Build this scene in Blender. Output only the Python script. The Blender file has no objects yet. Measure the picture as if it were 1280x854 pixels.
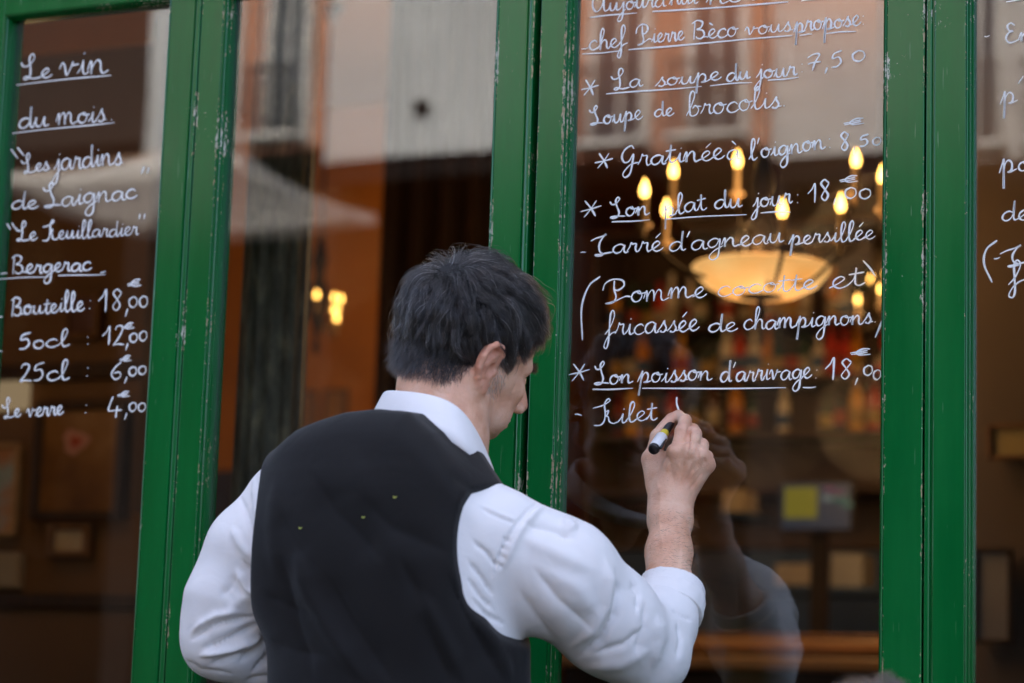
import bpy, math, random
import numpy as np
from mathutils import Vector, Matrix

S = bpy.context.scene
COL = S.collection
random.seed(7)
RNG = np.random.default_rng(11)
PI = math.pi

# ------------------------------------------------------------------ camera
FOC = 3022.0                                   # focal length in pixels of the 1280-wide photograph
YAW, PIT, ROL = [math.radians(a) for a in (24.385, 9.279, 1.910)]
_F = np.array([-math.sin(YAW)*math.cos(PIT), math.cos(YAW)*math.cos(PIT), math.sin(PIT)])
_R0 = np.array([math.cos(YAW), math.sin(YAW), 0.0])
_U0 = np.cross(_R0, _F)
_R = math.cos(ROL)*_R0 + math.sin(ROL)*_U0
_U = -math.sin(ROL)*_R0 + math.cos(ROL)*_U0
CAMPOS = np.array([0, 0, 1.0 + 3.6*_F[2]]) - _F*3.6
cam_d = bpy.data.cameras.new('camera')
cam = bpy.data.objects.new('camera', cam_d)
COL.objects.link(cam)
m = Matrix.Identity(4)
for i in range(3):
    m[i][0], m[i][1], m[i][2], m[i][3] = _R[i], _U[i], -_F[i], CAMPOS[i]
cam.matrix_world = m
cam_d.sensor_width = 36
cam_d.lens = FOC/1280*36
cam_d.clip_start = 0.05
cam_d.clip_end = 500
cam_d.dof.use_dof = True
cam_d.dof.focus_distance = 3.42
cam_d.dof.aperture_fstop = 3.2
cam_d.dof.aperture_blades = 0
S.camera = cam
S.render.resolution_x, S.render.resolution_y = 1024, 683

# ------------------------------------------------------------------ sky, sun, exposure
SUN_EL, SUN_AZ = math.radians(52), math.radians(12)     # the sun stands behind the cafe: its front is in shade
w = bpy.data.worlds.new('World')
S.world = w
w.use_nodes = True
nt = w.node_tree
bg = nt.nodes['Background']
sky = nt.nodes.new('ShaderNodeTexSky')
sky.sky_type = 'NISHITA'
sky.sun_disc = False
sky.sun_elevation = SUN_EL
sky.sun_rotation = SUN_AZ
sky.dust_density = 5.0
sky.air_density = .55
sky.ozone_density = .6
nt.links.new(sky.outputs[0], bg.inputs[0])
bg.inputs[1].default_value = 0.15
sun_d = bpy.data.lights.new('sun', 'SUN')
sun_d.energy = 2.3
sun_d.angle = math.radians(0.6)
sun_d.color = (1.0, 0.95, 0.87)
sun = bpy.data.objects.new('sun', sun_d)
COL.objects.link(sun)
sdir = Vector((math.sin(SUN_AZ)*math.cos(SUN_EL), math.cos(SUN_AZ)*math.cos(SUN_EL), math.sin(SUN_EL)))
sun.rotation_euler = sdir.to_track_quat('Z', 'Y').to_euler()
S.view_settings.view_transform = 'Standard'
S.view_settings.look = 'None'
S.view_settings.exposure = 2.75
S.view_settings.gamma = 1
S.cycles.max_bounces = 10
S.cycles.transparent_max_bounces = 24
S.cycles.glossy_bounces = 4
S.cycles.diffuse_bounces = 4
S.cycles.caustics_reflective = False
S.cycles.caustics_refractive = False
S.cycles.sample_clamp_indirect = 4.0
S.cycles.use_denoising = True

# ------------------------------------------------------------------ helpers
def P(px, py, Y=0.0):
    """point of the wall-parallel plane y = Y that the photograph shows at pixel (px, py)"""
    d = _F + _R*(px-640)/FOC + _U*(427-py)/FOC
    t = (Y-CAMPOS[1])/d[1]
    return CAMPOS + d*t

def pix(pts):
    d = np.atleast_2d(pts) - CAMPOS
    z = d@_F
    return np.stack([640+FOC*(d@_R)/z, 427-FOC*(d@_U)/z], 1)

def mesh_obj(name, V, Fs, mat=None, parent=None, smooth=False, attrs=None):
    me = bpy.data.meshes.new(name)
    V = np.asarray(V, dtype=np.float32)
    if isinstance(Fs, np.ndarray):
        n, k = Fs.shape
        me.vertices.add(len(V)); me.vertices.foreach_set('co', V.ravel())
        me.loops.add(n*k); me.loops.foreach_set('vertex_index', Fs.astype(np.int32).ravel())
        me.polygons.add(n); me.polygons.foreach_set('loop_start', np.arange(0, n*k, k, dtype=np.int32))
        me.update(calc_edges=True)
    else:
        me.from_pydata([tuple(map(float, v)) for v in V], [], Fs)
        me.update()
    if smooth:
        me.polygons.foreach_set('use_smooth', np.ones(len(me.polygons), dtype=bool))
    for k_, (typ, arr) in (attrs or {}).items():
        a = me.attributes.new(k_, typ, 'POINT')
        if typ == 'FLOAT': a.data.foreach_set('value', np.asarray(arr, dtype=np.float32).ravel())
        else: a.data.foreach_set('color', np.asarray(arr, dtype=np.float32).ravel())
    if mat: me.materials.append(mat)
    o = bpy.data.objects.new(name, me)
    COL.objects.link(o)
    if parent: o.parent = parent
    return o

def empty(name, loc=(0, 0, 0)):
    o = bpy.data.objects.new(name, None)
    o.empty_display_size = 0.05
    COL.objects.link(o)
    o.location = loc
    return o

def tag(o, label=None, cat=None, group=None, kind=None):
    if label: o['label'] = label
    if cat: o['category'] = cat
    if group: o['group'] = group
    if kind: o['kind'] = kind
    return o

def reparent(o, parent):
    """parent keeping the world position (things are built in world coordinates, roots carry only a location)"""
    o.parent = parent
    o.location = tuple(Vector(o.location) - Vector(parent.location))
    return o

class MB:
    """collects simple solids into one mesh"""
    def __init__(s): s.V = []; s.F = []
    def add(s, V, F):
        b = len(s.V); s.V += [tuple(map(float, v)) for v in V]; s.F += [tuple(b+i for i in f) for f in F]; return s
    def box(s, x0, x1, y0, y1, z0, z1, bev=0.0):
        if bev <= 0:
            V = [(x, y, z) for x in (x0, x1) for y in (y0, y1) for z in (z0, z1)]
            return s.add(V, [(0,1,3,2),(4,6,7,5),(0,4,5,1),(2,3,7,6),(0,2,6,4),(1,5,7,3)])
        b = min(bev, (x1-x0)/2.01, (y1-y0)/2.01, (z1-z0)/2.01)
        V = []
        for z, i in ((z0, b), (z0+b, 0), (z1-b, 0), (z1, b)):
            V += [(x0+b+i, y0+i, z), (x1-b-i, y0+i, z), (x1-i, y0+b+i, z), (x1-i, y1-b-i, z), (x1-b-i, y1-i, z), (x0+b+i, y1-i, z), (x0+i, y1-b-i, z), (x0+i, y0+b+i, z)]
        F = [tuple(range(7, -1, -1)), tuple(range(24, 32))]
        for r in range(3):
            for k in range(8):
                F.append((r*8+k, r*8+(k+1) % 8, r*8+8+(k+1) % 8, r*8+8+k))
        return s.add(V, F)
    def tube(s, pts, rad, n=8, caps=True):
        pts = [np.array(p, float) for p in pts]
        if not hasattr(rad, '__len__'): rad = [rad]*len(pts)
        T = []
        for i in range(len(pts)):
            t = pts[min(i+1, len(pts)-1)] - pts[max(i-1, 0)]
            T.append(t/(np.linalg.norm(t)+1e-12))
        up = np.array([0, 0, 1.0]) if abs(T[0][2]) < .9 else np.array([1.0, 0, 0])
        u = np.cross(T[0], up); u /= np.linalg.norm(u)
        V = []; F = []
        for i, p in enumerate(pts):
            u = u - T[i]*(u@T[i]); u /= np.linalg.norm(u)
            v = np.cross(T[i], u)
            for k in range(n):
                a = 2*PI*k/n
                V.append(p + rad[i]*(math.cos(a)*u + math.sin(a)*v))
        for i in range(len(pts)-1):
            for k in range(n):
                F.append((i*n+k, i*n+(k+1) % n, i*n+n+(k+1) % n, i*n+n+k))
        if caps:
            F.append(tuple(range(n-1, -1, -1))); F.append(tuple(range((len(pts)-1)*n, len(pts)*n)))
        return s.add(V, F)
    def lathe(s, prof, c=(0, 0, 0), n=20):
        V = []; F = []
        for r, z in prof:
            for k in range(n):
                a = 2*PI*k/n
                V.append((c[0]+r*math.cos(a), c[1]+r*math.sin(a), c[2]+z))
        for i in range(len(prof)-1):
            for k in range(n):
                F.append((i*n+k, i*n+(k+1) % n, i*n+n+(k+1) % n, i*n+n+k))
        if prof[0][0] > 1e-4: F.append(tuple(range(n-1, -1, -1)))
        if prof[-1][0] > 1e-4: F.append(tuple(range((len(prof)-1)*n, len(prof)*n)))
        return s.add(V, F)
    def build(s, name, mat=None, parent=None, smooth=False):
        return mesh_obj(name, s.V, s.F, mat, parent, smooth)

def rel(b, o):
    """shift a child's mesh so that it sits right under a root that has a location"""
    return b

# ------------------------------------------------------------------ materials
def new_mat(name):
    mt = bpy.data.materials.new(name)
    mt.use_nodes = True
    return mt, mt.node_tree.nodes, mt.node_tree.links, mt.node_tree.nodes['Principled BSDF']

def N(nodes, typ, **kw):
    n = nodes.new(typ)
    for k, v in kw.items():
        if k.startswith('i_'): n.inputs[k[2:].replace('_', ' ')].default_value = v
        else: setattr(n, k, v)
    return n

def ramp(nodes, links, src, stops, interp='LINEAR'):
    r = nodes.new('ShaderNodeValToRGB')
    r.color_ramp.interpolation = interp
    e = r.color_ramp.elements
    while len(e) < len(stops): e.new(0.5)
    for el, (p, c) in zip(e, stops):
        el.position = p
        el.color = c if len(c) == 4 else (*c, 1)
    links.new(src, r.inputs[0])
    return r.outputs[0]

def simple(name, col, rough=.6, metal=0, var=0.12, scale=6, bump=0.0, bscale=40, spec=.5, coat=0, stretch=None, sheen=0):
    mt, n, l, b = new_mat(name)
    tc = N(n, 'ShaderNodeTexCoord')
    mp = N(n, 'ShaderNodeMapping')
    if stretch: mp.inputs['Scale'].default_value = stretch
    l.new(tc.outputs['Object'], mp.inputs[0])
    nz = N(n, 'ShaderNodeTexNoise', i_Scale=scale, i_Detail=6.0)
    l.new(mp.outputs[0], nz.inputs['Vector'])
    c = np.array(col)
    l.new(ramp(n, l, nz.outputs[0], [(0.3, tuple(c*(1-var))), (0.7, tuple(np.minimum(c*(1+var), 1)))]), b.inputs['Base Color'])
    b.inputs['Roughness'].default_value = rough
    b.inputs['Metallic'].default_value = metal
    b.inputs['Specular IOR Level'].default_value = spec
    b.inputs['Coat Weight'].default_value = coat
    b.inputs['Sheen Weight'].default_value = sheen
    if bump:
        nb = N(n, 'ShaderNodeTexNoise', i_Scale=bscale, i_Detail=5.0)
        l.new(mp.outputs[0], nb.inputs['Vector'])
        bp = N(n, 'ShaderNodeBump', i_Strength=bump, i_Distance=0.01)
        l.new(nb.outputs[0], bp.inputs['Height'])
        l.new(bp.outputs[0], b.inputs['Normal'])
    return mt

def math_node(n, l, op, a, b_=None):
    m_ = N(n, 'ShaderNodeMath', operation=op)
    for i, v in enumerate((a, b_)):
        if v is None: continue
        if hasattr(v, 'links'): l.new(v, m_.inputs[i])
        else: m_.inputs[i].default_value = v
    return m_.outputs[0]

def mixcol(n, l, fac, a, b_):
    m_ = N(n, 'ShaderNodeMix', data_type='RGBA')
    for i, v in ((0, fac), (6, a), (7, b_)):
        if hasattr(v, 'links'): l.new(v, m_.inputs[i])
        else: m_.inputs[i].default_value = v if i == 0 else (*v, 1)
    return m_.outputs[2]

def green_paint():
    mt, n, l, b = new_mat('chipped_green_gloss_paint')
    tc = N(n, 'ShaderNodeTexCoord')
    O = tc.outputs['Object']
    wear = N(n, 'ShaderNodeAttribute', attribute_name='wear').outputs['Fac']
    # base tone with faint vertical brushing
    mp = N(n, 'ShaderNodeMapping'); mp.inputs['Scale'].default_value = (1, 1, .12); l.new(O, mp.inputs[0])
    nz = N(n, 'ShaderNodeTexNoise', i_Scale=22.0, i_Detail=8.0, i_Roughness=.65); l.new(mp.outputs[0], nz.inputs['Vector'])
    base = ramp(n, l, nz.outputs[0], [(.3, (.0008, .118, .022)), (.7, (.0022, .158, .031))])
    # chips along the edges
    mp2 = N(n, 'ShaderNodeMapping'); mp2.inputs['Scale'].default_value = (1, 1, .45); l.new(O, mp2.inputs[0])
    c1 = N(n, 'ShaderNodeTexNoise', i_Scale=260.0, i_Detail=5.0, i_Roughness=.75); l.new(mp2.outputs[0], c1.inputs['Vector'])
    c2 = N(n, 'ShaderNodeTexNoise', i_Scale=9.0, i_Detail=4.0); l.new(O, c2.inputs['Vector'])
    s = math_node(n, l, 'MULTIPLY', c1.outputs[0], math_node(n, l, 'ADD', math_node(n, l, 'MULTIPLY', c2.outputs[0], 1.5), .17))
    s = math_node(n, l, 'ADD', s, math_node(n, l, 'MULTIPLY', wear, .235))
    chip = ramp(n, l, s, [(.785, (0, 0, 0)), (.80, (1, 1, 1))])
    bare = ramp(n, l, c2.outputs[0], [(.4, (.62, .6, .46)), (.56, (.5, .36, .2)), (.7, (.66, .66, .55))])
    # short hairline scratches
    sc = None
    for ang, sca in ((35, 60), (-50, 75), (10, 50)):
        m3 = N(n, 'ShaderNodeMapping'); m3.inputs['Rotation'].default_value = (0, math.radians(ang), 0); m3.inputs['Scale'].default_value = (1, 1, .06); l.new(O, m3.inputs[0])
        v = N(n, 'ShaderNodeTexNoise', i_Scale=float(sca*4), i_Detail=2.0); l.new(m3.outputs[0], v.inputs['Vector'])
        r_ = ramp(n, l, v.outputs[0], [(.735, (0, 0, 0)), (.76, (1, 1, 1))])
        sc = r_ if sc is None else math_node(n, l, 'MAXIMUM', sc, r_)
    big = N(n, 'ShaderNodeTexNoise', i_Scale=7.0, i_Detail=3.0); l.new(O, big.inputs['Vector'])
    sc = math_node(n, l, 'MULTIPLY', sc, ramp(n, l, big.outputs[0], [(.42, (0, 0, 0)), (.6, (.5, .5, .5))]))
    col = mixcol(n, l, sc, base, (.2, .36, .22))
    col = mixcol(n, l, chip, col, bare)
    l.new(col, b.inputs['Base Color'])
    rr = math_node(n, l, 'ADD', math_node(n, l, 'MULTIPLY', nz.outputs[0], .2), .06)
    rr = math_node(n, l, 'MAXIMUM', rr, math_node(n, l, 'MULTIPLY', chip, .8))
    l.new(rr, b.inputs['Roughness'])
    b.inputs['Specular IOR Level'].default_value = .45
    h = math_node(n, l, 'SUBTRACT', math_node(n, l, 'MULTIPLY', nz.outputs[0], .25), math_node(n, l, 'ADD', chip, math_node(n, l, 'MULTIPLY', sc, .4)))
    bp = N(n, 'ShaderNodeBump', i_Strength=.5, i_Distance=.0006); l.new(h, bp.inputs['Height']); l.new(bp.outputs[0], b.inputs['Normal'])
    return mt

def glass_mat(name='window_glass', f0=.068, tint=(.93, .95, .93)):
    mt, n, l, b = new_mat(name)
    n.remove(b)
    out = n['Material Output']
    lw = N(n, 'ShaderNodeLayerWeight', i_Blend=.5)
    f5 = math_node(n, l, 'POWER', lw.outputs['Facing'], 5.0)
    fac = math_node(n, l, 'ADD', math_node(n, l, 'MULTIPLY', f5, 1-f0), f0)
    tr = N(n, 'ShaderNodeBsdfTransparent'); tr.inputs[0].default_value = (*tint, 1)
    gl = N(n, 'ShaderNodeBsdfGlossy'); gl.inputs['Roughness'].default_value = 0.0
    gl.inputs[0].default_value = (1, 1, 1, 1)
    tc = N(n, 'ShaderNodeTexCoord')
    nz = N(n, 'ShaderNodeTexNoise', i_Scale=3.0, i_Detail=1.0); l.new(tc.outputs['Object'], nz.inputs['Vector'])
    bp = N(n, 'ShaderNodeBump', i_Strength=.12, i_Distance=.002); l.new(nz.outputs[0], bp.inputs['Height']); l.new(bp.outputs[0], gl.inputs['Normal'])
    mx = N(n, 'ShaderNodeMixShader'); l.new(fac, mx.inputs[0]); l.new(tr.outputs[0], mx.inputs[1]); l.new(gl.outputs[0], mx.inputs[2])
    l.new(mx.outputs[0], out.inputs[0])
    return mt

def emit(name, col, st):
    mt, n, l, b = new_mat(name)
    b.inputs['Base Color'].default_value = (.02, .02, .02, 1)
    b.inputs['Emission Color'].default_value = (*col, 1)
    b.inputs['Emission Strength'].default_value = st
    return mt

# ================================================================== the green shopfront
M_GREEN = green_paint()
M_GLASS = glass_mat()
M_SPECK = simple('dried_paint_speck', (.75, .74, .7), .8)

def extrude_z(prof, wear, z0, z1, nz=40, jitter=0.0):
    """closed profile [(x, y)] extruded along z; wear value per profile point"""
    k = len(prof); V = []; W = []; F = []
    zs = np.linspace(z0, z1, nz)
    for z in zs:
        for (x, y), wv in zip(prof, wear):
            V.append((x, y, z)); W.append(wv)
    for i in range(nz-1):
        for j in range(k):
            F.append((i*k+j, i*k+(j+1) % k, (i+1)*k+(j+1) % k, (i+1)*k+j))
    F.append(tuple(range(k-1, -1, -1))); F.append(tuple(range((nz-1)*k, nz*k)))
    return V, F, W

FACE = -0.022
ZB, ZT = 0.42, 2.30        # casement bottom and top
GB, GT = 0.62, 2.160       # glass bottom and top

def stile(x0, x1, parent, groove=None, chips=1.0):
    """upright of a casement: flat face with eased edges and, if asked, a bead groove"""
    e = .0012; p = []; wv = []
    def a(x, y, w_): p.append((x, y)); wv.append(w_*chips)
    a(x0, .034, 0); a(x0, FACE+e, .8); a(x0+.0004, FACE+.0004, 1); a(x0+e, FACE, 1); a(x0+.0045, FACE, .15)
    if groove:
        g = groove
        a(g-.003, FACE, .1); a(g-.0012, FACE+.0004, .6); a(g, FACE+.0035, 0); a(g+.0016, FACE+.0035, 0); a(g+.003, FACE+.0002, .7); a(g+.0045, FACE-.0006, .4)
    else:
        a(x0+.012, FACE, 0); a(x1-.012, FACE, 0)
    a(x1-.0045, FACE, .15); a(x1-e, FACE, 1); a(x1-.0004, FACE+.0004, 1); a(x1, FACE+e, .8); a(x1, .034, 0)
    V, F, W = extrude_z(p, wv, ZB, ZT, 60)
    F = [tuple(reversed(f)) for f in F]
    return mesh_obj('stile', V, F, M_GREEN, parent, attrs={'wear': ('FLOAT', W)})

def bead_profile(s):
    """stepped glazing moulding from the face (offset 0) to the glass (offset s)"""
    return [(0.0000, FACE+.0005, .5), (.0010, FACE-.0008, .9), (.0022, FACE-.0004, .6), (.0030, FACE+.0035, .0), (.0036, FACE+.0040, .0),
            (.0044, FACE+.0030, .8), (.0052, FACE+.0042, .9), (.0060, FACE+.0090, .2), (.0064, FACE+.0100, .0), (.0070, FACE+.0096, .7), (.0078, FACE+.0125, .8), (.0084, -.0006, .2)]

def bead(x, side, parent, z0, z1, wk=.8):
    pr = bead_profile(0)
    p = [(x+side*a, b) for a, b, c in pr] + [(x+side*.0084, .004), (x, .004)]
    wv = [c*wk for a, b, c in pr] + [0, 0]
    V, F, W = extrude_z(p, wv, z0, z1, 50)
    if side > 0: F = [tuple(reversed(f)) for f in F]
    return mesh_obj('glazing_bead', V, F, M_GREEN, parent, attrs={'wear': ('FLOAT', W)})

def rail_piece(name, x0, x1, z0, z1, parent, bead_at=None, side=-1):
    """horizontal member; bead_at = z of the edge that carries a moulding going to the glass"""
    V = []; W = []; F = []
    e = .0012
    prof = [(FACE+.0, z1, .3)]
    if side < 0:
        prof = [(.034, z1, 0), (FACE, z1, .2), (FACE, z0+.004, .1), (FACE, z0+.0012, .7), (FACE+.0012, z0, .7)]
        prof += [(b, z0-a, c) for a, b, c in bead_profile(0)] + [(.004, z0-.0084, 0), (.004, z0, 0), (.034, z0, 0)]
    else:
        prof = [(.034, z0, 0), (FACE, z0, .2), (FACE, z1-.004, .1), (FACE, z1-.0012, .7), (FACE+.0012, z1, .7)]
        prof += [(b, z1+a, c) for a, b, c in bead_profile(0)] + [(.004, z1+.0084, 0), (.004, z1, 0), (.034, z1, 0)]
    k = len(prof); nx = 14
    for x in np.linspace(x0, x1, nx):
        for y, z, c in prof: V.append((x, y, z)); W.append(c)
    for i in range(nx-1):
        for j in range(k): F.append((i*k+j, i*k+(j+1) % k, (i+1)*k+(j+1) % k, (i+1)*k+j))
    F.append(tuple(range(k-1, -1, -1))); F.append(tuple(range((nx-1)*k, nx*k)))
    if side > 0: F = [tuple(reversed(f)) for f in F]
    return mesh_obj(name, V, F, M_GREEN, parent, attrs={'wear': ('FLOAT', W)})

def casement(xa, xb, xc, xd, label, gl=None, gr=None, wl=.8, wr=.8):
    """xa..xb left stile, xb..xc opening (between the faces), xc..xd right stile"""
    r = empty('casement_window')
    tag(r, label, 'window', 'green casement windows of the cafe front')
    stile(xa, xb, r, gl, wl)
    stile(xc, xd, r, gr, wr)
    bead(xb+.0002, 1, r, GB-.006, GT+.006, wl*1.15)
    bead(xc-.0002, -1, r, GB-.006, GT+.006)
    rail_piece('top_rail', xb+.0003, xc-.0003, GT+.0075, ZT-.001, r, side=-1)
    rail_piece('bottom_rail', xb+.0003, xc-.0003, ZB+.001, GB-.0075, r, side=1)
    g = MB(); g.box(xb-.008, xc+.008, .0042, .0082, GB-.012, GT+.012)
    # the glass sits in its rebate: front face carries the writing
    g = MB(); g.box(xb+.001, xc-.001, .0, .0035, GB-.005, GT+.005)
    g.build('glass_pane', M_GLASS, r)
    return r

WIN1 = casement(-1.002, -.945, -.6167, -.5603, 'green casement window with the wine prices written on its glass, leftmost of the row', gr=-.571, wl=.6, wr=.75)
WIN2 = casement(-.5580, -.5168, -.0304, .0293, 'green casement window with unwritten glass behind the man in the vest', gr=.0187, wl=.95, wr=1.1)
WIN3 = casement(.0402, .0815, .5748, .6291, 'green casement window with the full day menu that the man is writing on', wl=1.25, wr=1.05)
WIN4 = casement(.6320, .6882, 1.18, 1.24, 'green casement window at the right edge with only the first letters of its menu in view', gl=.6405, wl=.75)

# fixed joinery round the casements
M_GREENDK = simple('green_paint_joinery', (.0015, .105, .026), .35, var=.1, scale=12, bump=.1)
fr = empty('shopfront')
tag(fr, 'green painted wooden shopfront that holds the casement windows', 'shopfront')
b = MB(); b.box(-3.2, -1.005, -.03, .05, .1, 2.30, .002); b.build('side_panel', M_GREENDK, fr)
b = MB(); b.box(1.243, 3.2, -.03, .05, .1, 2.30, .002); b.build('side_panel', M_GREENDK, fr)
b = MB(); b.box(-3.2, 3.2, -.05, .05, 2.305, 2.75, .003); b.box(-3.25, 3.25, -.12, .05, 2.752, 2.82, .006); b.build('fascia', M_GREENDK, fr)
b = MB(); b.box(-1.004, 1.242, -.05, .06, .372, .416, .004); b.build('sill', M_GREENDK, fr)
b = MB(); b.box(-1.004, 1.242, -.018, .05, .1, .37)
for i in range(4): b.box(-.98+i*.56, -.48+i*.56, -.03, -.0185, .14, .33, .004)
b.build('stall_riser', M_GREENDK, fr)
b = MB(); b.box(.0296, .0399, .012, .034, ZB, ZT); b.box(-.5601, -.5582, .012, .034, ZB, ZT); b.box(.6293, .6318, .012, .034, ZB, ZT)
b.build('gap_stop', simple('dark_gap_wood', (.012, .008, .006), .9), fr)

M_STONE = simple('cafe_stone', (.36, .33, .28), .85, bump=.3, bscale=25, scale=3)
b = MB(); b.box(-7, 7, -.02, .3, 2.83, 5.2); b.box(-7, -3.21, -.02, .3, 0, 2.828); b.box(3.21, 7, -.02, .3, 0, 2.828)
tag(b.build('cafe_wall', M_STONE), kind='structure')

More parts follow.
